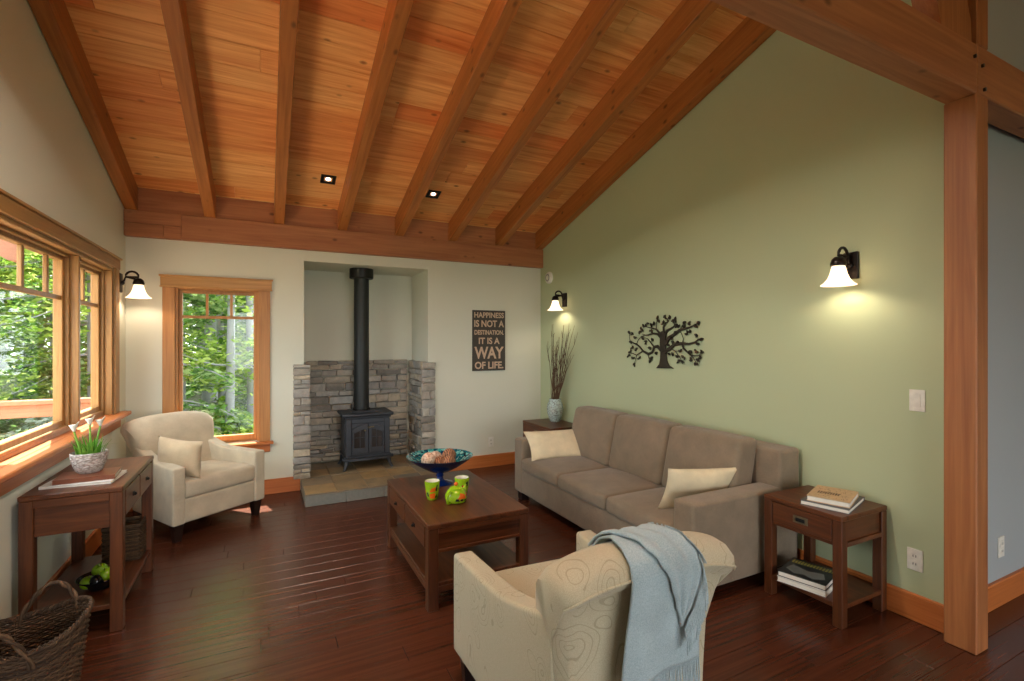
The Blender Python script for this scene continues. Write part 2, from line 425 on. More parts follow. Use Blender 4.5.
# rafters
names = ['exposed wooden rafter running along the cream wall above the big left window', 'second exposed rafter from the left wall, above the lone back window',
         'third exposed rafter from the left wall, ending just left of the stove niche', 'fourth exposed rafter, just right of the left recessed light, above the black flue pipe',
         'fifth exposed rafter, just left of the right recessed light', 'sixth exposed rafter, just right of the right recessed light, above the lettered sign',
         'second exposed rafter from the green gable wall', 'exposed wooden rafter lying tight against the green gable wall']
for x, lb in zip([-1.05, -.457, .125, .717, 1.314, 1.927, 2.522, 3.075], names):
    L = (5.37-YR)/math.cos(RAF)
    o = MB().box(-.045, .045, -L, 0, 0, .212, .004).build('rafter', M['rafter'], ang=30, loc=(x, 5.37, zb(5.37)), rot=(-RAF, 0, 0))
    tag(o, lb, 'rafter', 'exposed ceiling rafters')
# ledger beam with a scarf joint at its left end
b = thing('ledger_beam', (XL, 5.33, 2.432), 'long reddish timber beam along the top of the back wall under the rafter ends', 'beam')
MB().box(.42, XR-XL-.001, 0, .07, 0, .228, .004).box(.29, .419, 0, .07, .0, .114, .003).build('beam_timber', M['beam'], b, 30)
MB().box(.001, .289, 0, .07, 0, .113, .003).box(.001, .419, 0, .07, .1155, .228, .003).build('scarf_end', M['beam'], b, 30)
# truss at the right : post, tie beam, king post, brace
p = thing('timber_post', (3.095, 1.155, 0), 'square reddish timber post standing at the end of the green wall', 'post')
MB().box(-.06, .06, -.065, .065, 0, 2.69, .005).build('post_timber', M['post'], p, 30)
p = thing('tie_beam', (0, 1.155, 2.69), 'heavy reddish timber tie beam crossing over the top of the post', 'beam')
MB().box(XL, 3.04, -.065, .065, 0, .235, .006).build('beam_timber', M['beam'], p, 30)
MB().box(3.042, XE, -.065, .065, 0, .235, .006).build('beam_timber', M['beam'], p, 30)
for q in ((3.005, .165), (3.085, .14), (3.105, .03)):
    m_ = MB(); m_.tube([(q[0], -.075, q[1]), (q[0], -.05, q[1])], .009, 10); m_.build('peg', M['darkleg'], p, 40)
p = thing('king_post', (3.095, 1.155, 2.925), 'short reddish upright timber rising from the tie beam above the post', 'post')
MB().box(-.055, .06, -.065, .065, 0, zd(1.225)-2.93, .005).build('post_timber', M['post'], p, 30)
p = thing('truss_brace', (2.9, 1.155, 2.925), 'slanting reddish timber brace leaning left from the tie beam beside the king post', 'brace')
MB().prism([(-.15, 0), (.138, 0), (.13, .12), (-.32, 1.15), (-.62, 1.15)], lambda a, b: (a, .045, b), lambda a, b: (a, -.045, b)).build('brace_timber', M['post'], p, 30, weld=True)

# baseboards
def base(name, x0, x1, y0, y1, m):
    tag(MB().box(x0, x1, y0, y1, 0, .132, .003).box(x0-.002, x1+.002, y0-.002, y1+.002, .132, .145, .003).build(name, m, ang=30), kind='structure')
base('baseboard_back', XL, .318, YB-.016, YB, M['basex'])
base('baseboard_back_right', 1.745, XR, YB-.016, YB, M['basex'])
base('baseboard_right', XR-.016, XR, 1.225, YB, M['basey'])
base('baseboard_left', XL, XL+.016, YS, YB, M['basey'])
base('baseboard_hall', 3.157, XE, 1.234, 1.25, M['basex'])

# ------------------------------------------------------------------ windows
w1 = room('window_1', (XL, 0, 0))
fx = -.09                                   # glass plane inside the wall
# casing, stool, apron (children, in wall coordinates)
MB().box(0, .022, WY0-.2, 5.125, 2.10, 2.182, .003).box(0, .034, WY0-.22, 5.14, 2.182, 2.196, .002).build('head_casing', M['honeyy'], w1, 30)
MB().box(0, .02, 5.0, 5.11, .915, 2.10, .003).build('side_casing', M['honeyz'], w1, 30)
MB().box(0, .02, WY0-.11, WY0, .915, 2.10, .003).build('side_casing', M['honeyz'], w1, 30)
MB().box(0, .085, WY0-.2, 5.19, .885, .915, .006).box(-.07, .001, WY0, 5.0, .8905, .915, .002).build('stool', M['basey'], w1, 30)
MB().box(0, .02, WY0-.15, 5.15, .79, .885, .003).build('apron', M['basey'], w1, 30)
MB().box(-.135, .0, WY0, 5.0, 2.075, 2.10, .002).box(-.135, -.0, 4.972, 5.0, .915, 2.075, .002).box(-.135, 0, WY0, WY0+.028, .915, 2.075, .002).box(-.135, -.05, WY0, 5.0, .9, .94, .002).build('jamb', M['honeyz'], w1, 30)
MB().box(-.135, -.004, 4.20, 4.235, .94, 2.075, .003).box(-.135, -.03, 4.235, 4.275, .94, 2.075, .003).build('mullion', M['honeyz'], w1, 30)
MB().box(-.135, -.004, 2.12, 2.195, .94, 2.075, .003).build('mullion', M['honeyz'], w1, 30)
for (a, b, mun) in ((2.20, 4.195, [2.55, 2.89, 3.235, 3.585, 3.93]), (4.28, 4.97, [4.6]), (1.38, 2.115, [1.75])):
    m_ = MB(); t = .052
    for q0, q1 in ((fx-.03, fx+.02),):
        m_.box(q0, q1, a, a+t, .94, 2.075, .004).box(q0, q1, b-t, b, .94, 2.075, .004).box(q0, q1, a+t, b-t, .94, .94+t, .004).box(q0, q1, a+t, b-t, 2.03, 2.075, .004)
        m_.box(q1-.002, q1+.022, a, a+.02, .94, 2.075, .003).box(q1-.002, q1+.022, b-.02, b, .94, 2.075, .003).box(q1-.002, q1+.022, a+.02, b-.02, 2.055, 2.075, .003).box(q1-.002, q1+.022, a+.02, b-.02, .94, .958, .003)
    sa = m_.build('sash', M['honeyz'], w1, 30)
    m_ = MB().box(fx-.012, fx+.014, a+t, b-t, 1.772, 1.8, .003)
    for yy in mun: m_.box(fx-.010, fx+.012, yy-.015, yy+.015, 1.8, 2.03, .003)
    m_.build('grille', M['honeyz'], sa, 30)
    MB().box(fx-.003, fx+.001, a+t, b-t, .94+t, 2.03).build('pane', M['pane'], sa)
m_ = MB().box(fx+.024, fx+.04, 4.30, 4.315, 1.06, 1.1, .003); m_.tube([(fx+.045, 4.307, 1.09), (fx+.05, 4.307, 1.12), (fx+.04, 4.307, 1.16)], .006)
m_.build('latch', M['bronze'], w1)
w2 = room('window_2', (0, YB, 0)); fy = .06
MB().box(-.845, .06, -.022, 0, 2.012, 2.097, .003).box(-.855, .07, -.034, 0, 2.097, 2.112, .002).box(-.85, .065, -.03, 0, 2.0, 2.012, .002).build('head_casing', M['trimx'], w2, 30)
MB().box(-.83, -.735, -.02, 0, .525, 2.0, .003).build('side_casing', M['trimz'], w2, 30)
MB().box(-.05, .045, -.02, 0, .525, 2.0, .003).build('side_casing', M['trimz'], w2, 30)
MB().box(-.86, .075, -.06, .05, .5, .525, .005).build('stool', M['basex'], w2, 30)
MB().box(-.83, .045, -.02, 0, .42, .5, .003).build('apron', M['basex'], w2, 30)
MB().box(-.735, -.715, 0, .13, .53, 2.01, .002).box(-.07, -.05, 0, .13, .53, 2.01, .002).box(-.715, -.07, 0, .13, 1.99, 2.01, .002).box(-.715, -.07, .05, .13, .53, .55, .002).build('jamb', M['trimz'], w2, 30)
m_ = MB().box(-.715, -.685, fy-.02, fy+.03, .55, 1.99, .004).box(-.10, -.07, fy-.02, fy+.03, .55, 1.99, .004).box(-.685, -.10, fy-.02, fy+.03, .55, .60, .004).box(-.685, -.10, fy-.02, fy+.03, 1.955, 1.99, .004)
sa = m_.build('sash', M['trimz'], w2, 30)
m_ = MB().box(-.685, -.10, fy-.012, fy+.012, 1.722, 1.748, .003)
for xx in (-.49, -.29): m_.box(xx-.011, xx+.011, fy-.01, fy+.01, 1.748, 1.955, .003)
m_.build('grille', M['trimz'], sa, 30)
MB().box(-.685, -.10, fy-.001, fy+.003, .60, 1.955).build('pane', M['pane'], sa)

# ------------------------------------------------------------------ stone surround, hearth, stove
def stones(mb, u0, u1, z0, z1, place, seed, thick=.05, lo=.09, hi=.30):
    r = random.Random(seed); z = z0
    while z < z1-.015:
        h = r.choice([.045, .06, .075, .095]); h = min(h, z1-z)
        if z1-z-h < .03: h = z1-z
        u = u0
        while u < u1-.01:
            w = lo+(hi-lo)*r.random(); w = min(w, u1-u)
            if u1-u-w < .06: w = u1-u
            d = thick+r.uniform(-.016, .014)
            mm = place(u+.003, u+w-.003, z+.003, z+h-.003, d)
            n0 = len(mb.v); mb.box(*mm, .007)
            for i in range(n0, len(mb.v)):
                p = mb.v[i]; mb.v[i] = (p[0]+r.uniform(-.004, .004), p[1]+r.uniform(-.004, .004), p[2]+r.uniform(-.004, .004))
            u += w
        z += h
ss = thing('stone_surround', (1.0, 5.4, 0), 'grey stacked stone surround lining the lower half of the stove niche', 'stone surround')
L = lambda x: x-1.0
m_ = MB(); stones(m_, .25, .415, .113, 1.275, lambda a, b, c, d, t: (L(a), L(b), -.012-t*.3, .02, c, d), 3, lo=.07, hi=.17)
m_.box(L(.26), L(.405), -.003, -.001, .113, 1.265)
stones(m_, .03, .62, .113, 1.275, lambda a, b, c, d, t: (L(.355), L(.36+t), a, b, c, d), 4)
m_.build('pillar', M['stone'], ss, 40)
m_ = MB(); stones(m_, 1.575, 1.735, .113, 1.275, lambda a, b, c, d, t: (L(a), L(b), -.012-t*.3, .02, c, d), 5, lo=.07, hi=.17)
stones(m_, .03, .62, .113, 1.275, lambda a, b, c, d, t: (L(1.645-t), L(1.65), a, b, c, d), 6)
m_.build('pillar', M['stone'], ss, 40)
m_ = MB(); stones(m_, .42, 1.585, .113, 1.285, lambda a, b, c, d, t: (L(a), L(b), .685-t, .685, c, d), 8)
m_.build('back_panel', M['stone'], ss, 40)
he = thing('hearth', (1.03, 4.80, 0), 'low slate tiled hearth slab under the black stove', 'hearth')
m_ = MB(); m_.box(-.70, .70, .012, .585, 0, .098).box(-.61, .55, .59, 1.22, 0, .098)
m_.build('hearth_base', M['slateedge'], he, 40)
m_ = MB(); r = random.Random(2)
for i in range(5):
    for j in range(4):
        x0, y0 = -.706+i*.2824, .0+j*.305
        x1, y1 = x0+.2824, y0+.305
        if y0 < .55: y1 = min(y1, .59) if y1 > .59 else y1
        m_.box(x0+.002, x1-.002, y0+.002, y1-.002, .098, .113+r.uniform(-.001, .001), .003)
m_.v = [(max(-.61, min(.55, p[0])), p[1], p[2]) if p[1] > .594 else p for p in m_.v]
m_.build('top_tiles', M['slate'], he, 40)
m_ = MB()
for i in range(4): m_.box(-.702+i*.351+.002, -.702+(i+1)*.351-.002, 0, .012, .002, .097, .002)
for j in range(2): m_.box(-.706, -.698, .012+j*.287+.002, .012+(j+1)*.287-.002, .002, .097, .002)
m_.build('edge_tiles', M['slateedge'], he, 40)

st = thing('wood_stove', (1.01, 5.50, .113), 'black cast iron wood stove with arched double doors on the hearth', 'stove')
m_ = MB(); m_.box(-.235, .235, .02, .36, .13, .565, .012)
m_.box(-.25, .25, .0, .38, .125, .15, .008).box(-.25, .25, .005, .375, .55, .575, .008)
m_.box(-.235, -.175, .005, .03, .15, .55, .006).box(.175, .235, .005, .03, .15, .55, .006)
m_.box(-.175, .175, .008, .03, .50, .55, .006).box(-.175, .175, .008, .03, .15, .185, .006)
for sx in (-1, 1):                                   # side panel relief
    m_.box(sx*.228, sx*.243, .07, .31, .2, .5, .01)
m_.build('body', M['iron'], st, 30)
m_ = MB(); m_.cushion(-.275, .275, -.03, .40, .575, .612, .016, (0, .012, 0), 6); m_.box(-.16, .16, .08, .3, .612, .622, .008)
m_.build('top_plate', M['iron'], st, 30)
m_ = MB(); pts = [(-.27, .03), (-.27, -.02), (-.2, -.065), (0, -.085), (.2, -.065), (.27, -.02), (.27, .03)]
m_.prism(pts, lambda a, b: (a, b, .135), lambda a, b: (a, b, .112)); m_.build('ash_lip', M['iron'], st, 30, weld=True)
for sx in (-1, 1):
    d = MB(); cx = sx*.0875
    # frame with arched opening: build as strips following the arch (one arch over both doors)
    arch = lambda x: .435+.05*math.cos(min(1, abs(x)/.165)*PI/2)
    n = 10; xs = [sx*(.004+(.168-.004)*i/n) for i in range(n+1)]
    for i in range(n):
        a, b_ = sorted((xs[i], xs[i+1])); za, zc = arch(a), arch(b_)
        ins = .03 < abs((a+b_)/2) < .145
        low = min(za, zc)-.04
        if ins:
            d.prism([(a, low), (b_, low), (b_, zc+.01), (a, za+.01)], lambda p, q: (p, .012, q), lambda p, q: (p, -.012, q))
            d.box(a, b_, -.012, .012, .185, .236)
        else: d.prism([(a, .185), (b_, .185), (b_, zc+.01), (a, za+.01)], lambda p, q: (p, .012, q), lambda p, q: (p, -.012, q))
    d.box(sx*.084, sx*.09, -.010, 0, .232, .43).box(min(sx*.03, sx*.145), max(sx*.03, sx*.145), -.010, -.005, .345, .351)
    dr = d.build('door', M['iron'], st, 30)
    MB().box(min(sx*.028, sx*.147), max(sx*.028, sx*.147), -.004, .004, .225, .45).build('door_glass', M['screen'], dr)
m_ = MB(); m_.tube([(.0, -.010, .455), (.0, -.03, .458), (.03, -.035, .462), (.055, -.032, .46)], .008, 8); m_.sphere((.0, -.03, .458), .013)
m_.build('door_handle', M['nickel'], st)
m_ = MB(); m_.tube([(-.04, -.010, .425), (-.04, -.03, .425)], .008, 8); m_.sphere((-.04, -.032, .425), .012); m_.build('door_knob', M['nickel'], st)
for sx in (-1, 1):
    for yy, sy in ((.02, -1), (.34, 1)):
        m_ = MB(); m_.tube([(sx*.20, yy, .13), (sx*.225, yy+sy*.015, .09), (sx*.235, yy+sy*.02, .045), (sx*.25, yy+sy*.03, .012), (sx*.262, yy+sy*.037, 0)], [.034, .026, .017, .014, .016], 10)
        m_.build('leg', M['iron'], st)
m_ = MB(); m_.lathe([(.001, 0), (.082, 0), (.082, 1.60), (.001, 1.60)], (-.035, .22, .612), 28)
fl = m_.build('flue_pipe', M['flue'], st)
m_ = MB(); m_.lathe([(.085, 1.49), (.125, 1.49), (.13, 1.5), (.13, 1.598), (.08, 1.598)], (-.035, .22, .612), 28); m_.build('flue_collar', M['black'], fl)
m_ = MB(); m_.lathe([(.083, .0), (.095, 0), (.095, .03), (.083, .03)], (-.035, .22, .612), 28); m_.build('flue_base_ring', M['black'], fl)

# ------------------------------------------------------------------ wall items
def text_mesh(body, width, height, bold=.02):
    cu = bpy.data.curves.new('letters', 'FONT'); cu.body = body; cu.size = 1; cu.offset = bold; cu.extrude = 0
    o = bpy.data.objects.new('letters', cu); col.objects.link(o)
    dg = bpy.context.evaluated_depsgraph_get(); me = bpy.data.meshes.new_from_object(o.evaluated_get(dg))
    bpy.data.objects.remove(o); vs = [v.co.copy() for v in me.vertices]
    x0, x1 = min(v.x for v in vs), max(v.x for v in vs); z0, z1 = min(v.y for v in vs), max(v.y for v in vs)
    V = [((v.x-x0)/(x1-x0)*width, (v.y-z0)/(z1-z0)*height) for v in vs]
    F = [tuple(p.vertices) for p in me.polygons]; return V, F
sg = thing('wall_sign', (2.405, YB, 1.157), 'tall charcoal sign with tan lettering on the back wall', 'sign')
W, H = .428, .722
MB().box(-W/2, W/2, -.022, -.001, 0, H, .003).build('board', M['board'], sg, 30)
m_ = MB()
for body, wd, ht, zz in (('HAPPINESS', .39, .066, .632), ('IS NOT A', .39, .082, .522), ('DESTINATION.', .385, .056, .430), ('IT IS A', .275, .078, .318), ('WAY', .385, .145, .142), ('OF LIFE.', .375, .086, .022)):
    V, F = text_mesh(body, wd, ht, .03)
    m_.add([(a-wd/2, -.0235, b+zz) for a, b in V], F)
m_.build('lettering', M['letter'], sg)

def leafshape(mb, y, z, a, L, w, x):
    pts = []
    for t, s in ((-.5, 0), (-.2, .42), (.1, .5), (.5, 0), (.1, -.5), (-.2, -.42)):
        pts.append((y+L*t*math.cos(a)-w*s*math.sin(a), z+L*t*math.sin(a)+w*s*math.cos(a)))
    mb.prism(pts, lambda p, q: (x-.004, p, q), lambda p, q: (x+.004, p, q))
TBR = [([(3.249, 1.415), (3.307, 1.461), (3.351, 1.455), (3.373, 1.407), (3.426, 1.39), (3.496, 1.416), (3.536, 1.453), (3.584, 1.477), (3.634, 1.492), (3.675, 1.503)], 0.0364, 0.0084), ([(3.496, 1.416), (3.544, 1.393), (3.584, 1.376), (3.634, 1.391), (3.675, 1.396)], 0.014, 0.0056), ([(3.584, 1.376), (3.592, 1.342), (3.617, 1.291)], 0.0084, 0.0042), ([(3.426, 1.39), (3.419, 1.358), (3.404, 1.327)], 0.0098, 0.0042), ([(3.419, 1.358), (3.366, 1.36)], 0.007, 0.0042), ([(3.351, 1.455), (3.396, 1.497), (3.434, 1.529), (3.481, 1.541)], 0.014, 0.0042), ([(3.396, 1.497), (3.373, 1.521)], 0.007, 0.0042), ([(3.584, 1.477), (3.56, 1.519), (3.52, 1.552), (3.481, 1.562)], 0.0084, 0.0042), ([(3.264, 1.539), (3.307, 1.571), (3.366, 1.577), (3.426, 1.562), (3.465, 1.562), (3.504, 1.573)], 0.028, 0.0056), ([(3.271, 1.57), (3.322, 1.613), (3.381, 1.625), (3.442, 1.637), (3.481, 1.643)], 0.021, 0.0056), ([(3.322, 1.613), (3.324, 1.655), (3.307, 1.707)], 0.0098, 0.0042), ([(3.232, 1.569), (3.235, 1.631), (3.207, 1.666), (3.179, 1.676), (3.193, 1.702), (3.221, 1.723)], 0.0224, 0.0056), ([(3.179, 1.676), (3.159, 1.71)], 0.007, 0.0042), ([(3.221, 1.549), (3.193, 1.6), (3.152, 1.614), (3.111, 1.633), (3.098, 1.668), (3.104, 1.698)], 0.0252, 0.0056), ([(3.228, 1.466), (3.165, 1.538), (3.098, 1.568), (3.045, 1.601), (2.993, 1.61), (2.943, 1.619), (2.893, 1.636), (2.839, 1.658)], 0.0364, 0.007), ([(3.045, 1.601), (3.019, 1.635), (2.993, 1.664)], 0.0098, 0.0042), ([(3.228, 1.41), (3.152, 1.447), (3.111, 1.477), (3.019, 1.488), (2.943, 1.483), (2.881, 1.498), (2.845, 1.521), (2.804, 1.526)], 0.0364, 0.0084), ([(3.019, 1.488), (3.006, 1.527), (3.025, 1.566), (3.038, 1.591)], 0.0084, 0.0042), ([(3.019, 1.488), (3.006, 1.448), (2.955, 1.41), (2.918, 1.387), (2.845, 1.389), (2.809, 1.418)], 0.021, 0.0056), ([(2.918, 1.387), (2.893, 1.363), (2.863, 1.322)], 0.0098, 0.0042), ([(2.918, 1.387), (2.93, 1.353)], 0.0084, 0.0042), ([(3.152, 1.447), (3.098, 1.422), (3.058, 1.383), (3.019, 1.34)], 0.0112, 0.0042), ([(3.098, 1.422), (3.045, 1.423)], 0.007, 0.0042), ([(3.675, 1.503), (3.684, 1.565), (3.684, 1.587)], 0.0056, 0.0042)]
TTR = [(3.324, 1.266), (3.285, 1.305), (3.272, 1.352), (3.269, 1.425), (3.278, 1.497), (3.275, 1.56), (3.266, 1.591), (3.238, 1.598), (3.214, 1.585), (3.204, 1.559), (3.21, 1.518), (3.207, 1.456), (3.2, 1.395), (3.19, 1.334), (3.163, 1.294), (3.114, 1.273)]
TLV = [(3.684, 1.587), (3.642, 1.581), (3.609, 1.542), (3.67, 1.503), (3.65, 1.441), (3.584, 1.436), (3.684, 1.401), (3.687, 1.373), (3.625, 1.347), (3.539, 1.355), (3.617, 1.291), (3.404, 1.327), (3.381, 1.359), (3.324, 1.403), (3.411, 1.449), (3.373, 1.521), (3.457, 1.506), (3.496, 1.53), (3.504, 1.611), (3.528, 1.596), (3.481, 1.643), (3.434, 1.669), (3.388, 1.657), (3.307, 1.717), (3.292, 1.687), (3.221, 1.723), (3.159, 1.715), (3.098, 1.698), (3.125, 1.684), (3.235, 1.673), (3.084, 1.635), (3.058, 1.634), (2.993, 1.664), (2.943, 1.657), (2.845, 1.659), (2.875, 1.626), (2.993, 1.633), (2.936, 1.583), (2.974, 1.566), (2.871, 1.557), (2.815, 1.524), (2.851, 1.483), (2.809, 1.418), (2.863, 1.417), (2.924, 1.42), (2.833, 1.37), (2.851, 1.351), (2.863, 1.322), (2.924, 1.348), (3.012, 1.378), (3.045, 1.423), (3.078, 1.378), (3.051, 1.344), (3.012, 1.335), (3.165, 1.396), (3.127, 1.397), (3.172, 1.472), (3.125, 1.502), (3.071, 1.497), (3.138, 1.528), (3.098, 1.583), (3.381, 1.598), (3.351, 1.666)]
ta = thing('tree_wall_art', (XR-.014, 3.24, 1.266), 'dark metal cutout of a spreading tree hung on the green wall above the sofa', 'wall art')
m_ = MB(); oy, oz = 3.24, 1.266
m_.prism([(a-oy, b-oz) for a, b in TTR], lambda p, q: (-.004, p, q), lambda p, q: (.004, p, q))
for pts, a, e in TBR:
    n = len(pts)
    m_.tube([(0, p-oy, q-oz) for p, q in pts], [(a+(e-a)*(i/max(1, n-1)))/2 for i in range(n)], 6)
m_.v = [(max(-.006, min(.006, p[0])), p[1], p[2]) for p in m_.v]
m_.build('trunk_and_branches', M['treemetal'], ta, 30)
m_ = MB(); r = random.Random(5)
for (p, q) in TLV:
    a = math.atan2(q-1.47, p-3.24)+r.uniform(-.7, .7)
    leafshape(m_, p-oy, q-oz, a, .04, .022, -.002)
    leafshape(m_, p-oy+r.uniform(-.022, .022), q-oz+r.uniform(-.02, .02), a+r.choice((-1, 1)), .03, .016, -.002)
m_.build('leaves', M['treemetal'], ta, 30)

def sconce(loc, rz, label):
    t = thing('wall_sconce', loc, label, 'wall lamp', rz, 'bronze bell wall sconces')   # local -y points out of the wall
    MB().box(-.042, .042, -.018, 0, -.08, .08, .004).build('backplate', M['bronze'], t, 30)
    m_ = MB(); m_.tube([(0, -.015, .0), (0, -.035, .02), (0, -.045, .05)]+[(0, -.09-.045*math.cos(a), .055+.045*math.sin(a)) for a in [PI*i/8 for i in range(0, 9)]]+[(0, -.135, .03)], .009, 8)
    m_.sphere((0, -.02, 0), .02); m_.build('arm', M['bronze'], t)
    m_ = MB(); m_.lathe([(.006, .045), (.02, .043), (.034, .03), (.04, .012), (.043, 0), (.041, -.01), (.03, -.012)], (0, -.135, .0), 20); m_.build('socket_cup', M['bronze'], t)
    m_ = MB(); m_.lathe([(.034, -.012), (.038, -.03), (.044, -.055), (.056, -.085), (.074, -.108), (.092, -.122), (.091, -.124), (.072, -.112), (.053, -.09), (.041, -.058), (.034, -.03), (.030, -.012)], (0, -.135, 0), 28)
    m_.build('lamp_shade', M['shade'], t)
    m_ = MB(); m_.sphere((0, -.135, -.062), .022, sq=(1, 1, 1.2)); m_.build('bulb', M['bulb'], t)
    ld = bpy.data.lights.new('sconce_light', 'SPOT'); ld.energy = LAMP; ld.color = (1, .80, .60); ld.shadow_soft_size = .02; ld.spot_size = math.radians(150); ld.spot_blend = .5
    lo = bpy.data.objects.new('sconce_light', ld); col.objects.link(lo); lo.parent = t; lo.location = (0, -.135, -.10)
    return t
LAMP = 2.4
sconce((XR, 1.70, 1.955), -PI/2, 'lit bronze wall sconce with bell shade near the timber post')
sconce((XR, 4.83, 1.99), -PI/2, 'lit bronze wall sconce with bell shade in the corner above the vase of twigs')
sconce((XL, 5.18, 2.0), PI/2, 'lit bronze wall sconce with bell shade between the two windows')

sd = thing('smoke_detector', (XR, 5.18, 2.29), 'round white detector high on the green wall near the back corner', 'detector')
MX = Matrix.Rotation(-PI/2, 4, 'Y')
m_ = MB(); m_.lathe([(.001, .034), (.03, .034), (.06, .03), (.072, .018), (.075, 0), (.001, 0)], n=28, M=MX); m_.build('housing', M['white'], sd)
m_ = MB(); m_.lathe([(.03, .0345), (.034, .037), (.044, .037), (.048, .033)], n=28, M=MX); m_.build('vent_ring', plain('grey plastic', srgb(150, 150, 145), .5), sd)
def wallplate(name, loc, rz, label, cat, kind):
    t = thing(name, loc, label, cat, rz)
    MB().box(-.036, .036, -.006, 0, -.058, .058, .003).build('cover_plate', M['white'], t, 30)
    if kind == 'switch':
        MB().box(-.016, .016, -.010, -.006, -.033, .033, .002).build('rocker', M['white'], t, 30)
    else:
        for s in (-1, 1):
            so = MB().box(-.017, .017, -.009, -.006, s*.021-.016, s*.021+.016, .003).build('socket', M['white'], t, 30)
            MB().box(-.008, -.005, -.0095, -.0088, s*.021-.006, s*.021+.006).box(.005, .008, -.0095, -.0088, s*.021-.006, s*.021+.006).build('slots', M['black'], so)
wallplate('light_switch', (XR, 1.37, 1.186), -PI/2, 'white light switch on the green wall beside the timber post', 'light switch', 'switch')
wallplate('wall_outlet', (XR, 1.38, .327), -PI/2, 'white outlet low on the green wall between end table and post', 'outlet', 'outlet')
wallplate('wall_outlet', (2.435, YB, .295), 0, 'white outlet low on the back wall behind the sofa end', 'outlet', 'outlet')
wallplate('wall_outlet', (3.77, 1.25, .325), 0, 'white outlet on the grey wall right of the timber post', 'outlet', 'outlet')
for x, y, lb in ((.527, 4.86, 'square black recessed ceiling light, left one of the two'), (1.545, 4.86, 'square black recessed ceiling light, right one of the two')):
    t = thing('recessed_light', (x, y, zd(y)), lb, 'ceiling light', 0, 'recessed ceiling lights'); t.rotation_euler = (-RAF, 0, 0)
    MB().box(-.066, .066, -.066, -.036, -.008, .01, .002).box(-.066, .066, .036, .066, -.008, .01, .002).box(-.066, -.036, -.036, .036, -.008, .01, .002).box(.036, .066, -.036, .036, -.008, .01, .002).build('trim_frame', M['black'], t, 30)
    MB().box(-.036, .036, -.036, .036, .003, .008).build('recess', M['black'], t)
    MB().lathe([(.001, -.004), (.02, -.004), (.024, .002), (.001, .003)], n=20).build('lamp_face', M['bulb'], t)

# ------------------------------------------------------------------ sofa (local origin under its centre, front towards -x)
so = thing('sofa', (2.63, 3.11, 0), 'long taupe three seat sofa standing along the green wall', 'sofa')
MB().cushion(-.475, .47, -1.09, 1.09, .075, .31, .02, (0, 0, 0), 5).build('base_frame', M['sofa'], so, 60, True)
for s in (-1, 1):
    MB().cushion(-.48, .46, s*1.03-.08, s*1.03+.08, .075, .58, .022, (0, .005, .003), 6).build('arm', M['sofa'], so, 60, True)
MB().cushion(.27, .475, -1.11, 1.11, .25, .812, .022, (0, 0, 0), 6).build('back_frame', M['sofa'], so, 60, True)
for k in (-1, 0, 1):
    y0 = k*.634
    MB().cushion(-.49, .20, y0-.315, y0+.315, .298, .412, .03, (.010, 0, .028), 8).build('seat_cushion', M['sofa'], so, 60, True)
    sh = lambda p: Vector((p.x+.22*(p.z-.41), p.y, p.z))
    MB().cushion(.01, .205, y0-.314, y0+.314, .41, .862, .04, (.035, 0, .010), 8, fn=sh).build('back_cushion', M['sofa'], so, 60, True)
for sx in (-.42, .40):
    for sy in (-1.03, 1.03):
        MB().box(sx-.04, sx+.04, sy-.04, sy+.04, 0, .08, .004).build('leg', M['darkleg'], so, 30)

def pillow(name, w, h, t, mat, parent, seed=0, pipe=False):
    r = random.Random(seed); n = 22; top = []; bot = []
    for i in range(n+1):
        u = -1+2*i/n; ra = []; rb = []
        for j in range(n+1):
            v = -1+2*j/n
            pin = 1-.09*(1-(abs(u)**2))*abs(v)**3; piv = 1-.09*(1-abs(v)**2)*abs(u)**3
            x, y = u*w/2*piv, v*h/2*pin
            th = t/2*max(0, (1-u**4)*(1-v**4))**.5*(.55+.45*(1-u*u)*(1-v*v))
            nz = noise.noise(Vector((x*5+seed, y*5, seed)))*.22*th + noise.noise(Vector((x*16+seed, y*16, seed)))*.07*th
            ra.append(Vector((x, y, th+nz))); rb.append(Vector((x, y, -th+nz*.6)))
        top.append(ra); bot.append(rb)
    m_ = MB(); m_.grid(top); m_.grid(bot, flip=True)
    return m_.build(name, mat, parent, 80, weld=True)
def place(o, loc, xdir, ydir):
    x = Vector(xdir).normalized(); y = Vector(ydir); y = (y-x*y.dot(x)).normalized(); z = x.cross(y)
    m = Matrix((x, y, z)).transposed().to_4x4(); m.translation = Vector(loc); o.matrix_world = m
o = pillow('throw_pillow', .58, .33, .12, M['pillow'], None, 3); place(o, (2.46, 3.955, .535), (1, -.16, 0), (.04, .22, .21)); tag(o, 'cream lumbar pillow at the far end of the sofa', 'pillow', 'cream sofa pillows')
o = pillow('throw_pillow', .52, .32, .12, M['pillow'], None, 8); place(o, (2.50, 2.285, .555), (1, -.24, -.04), (.16, -.14, .24)); tag(o, 'cream lumbar pillow leaning on the near arm of the sofa', 'pillow', 'cream sofa pillows')

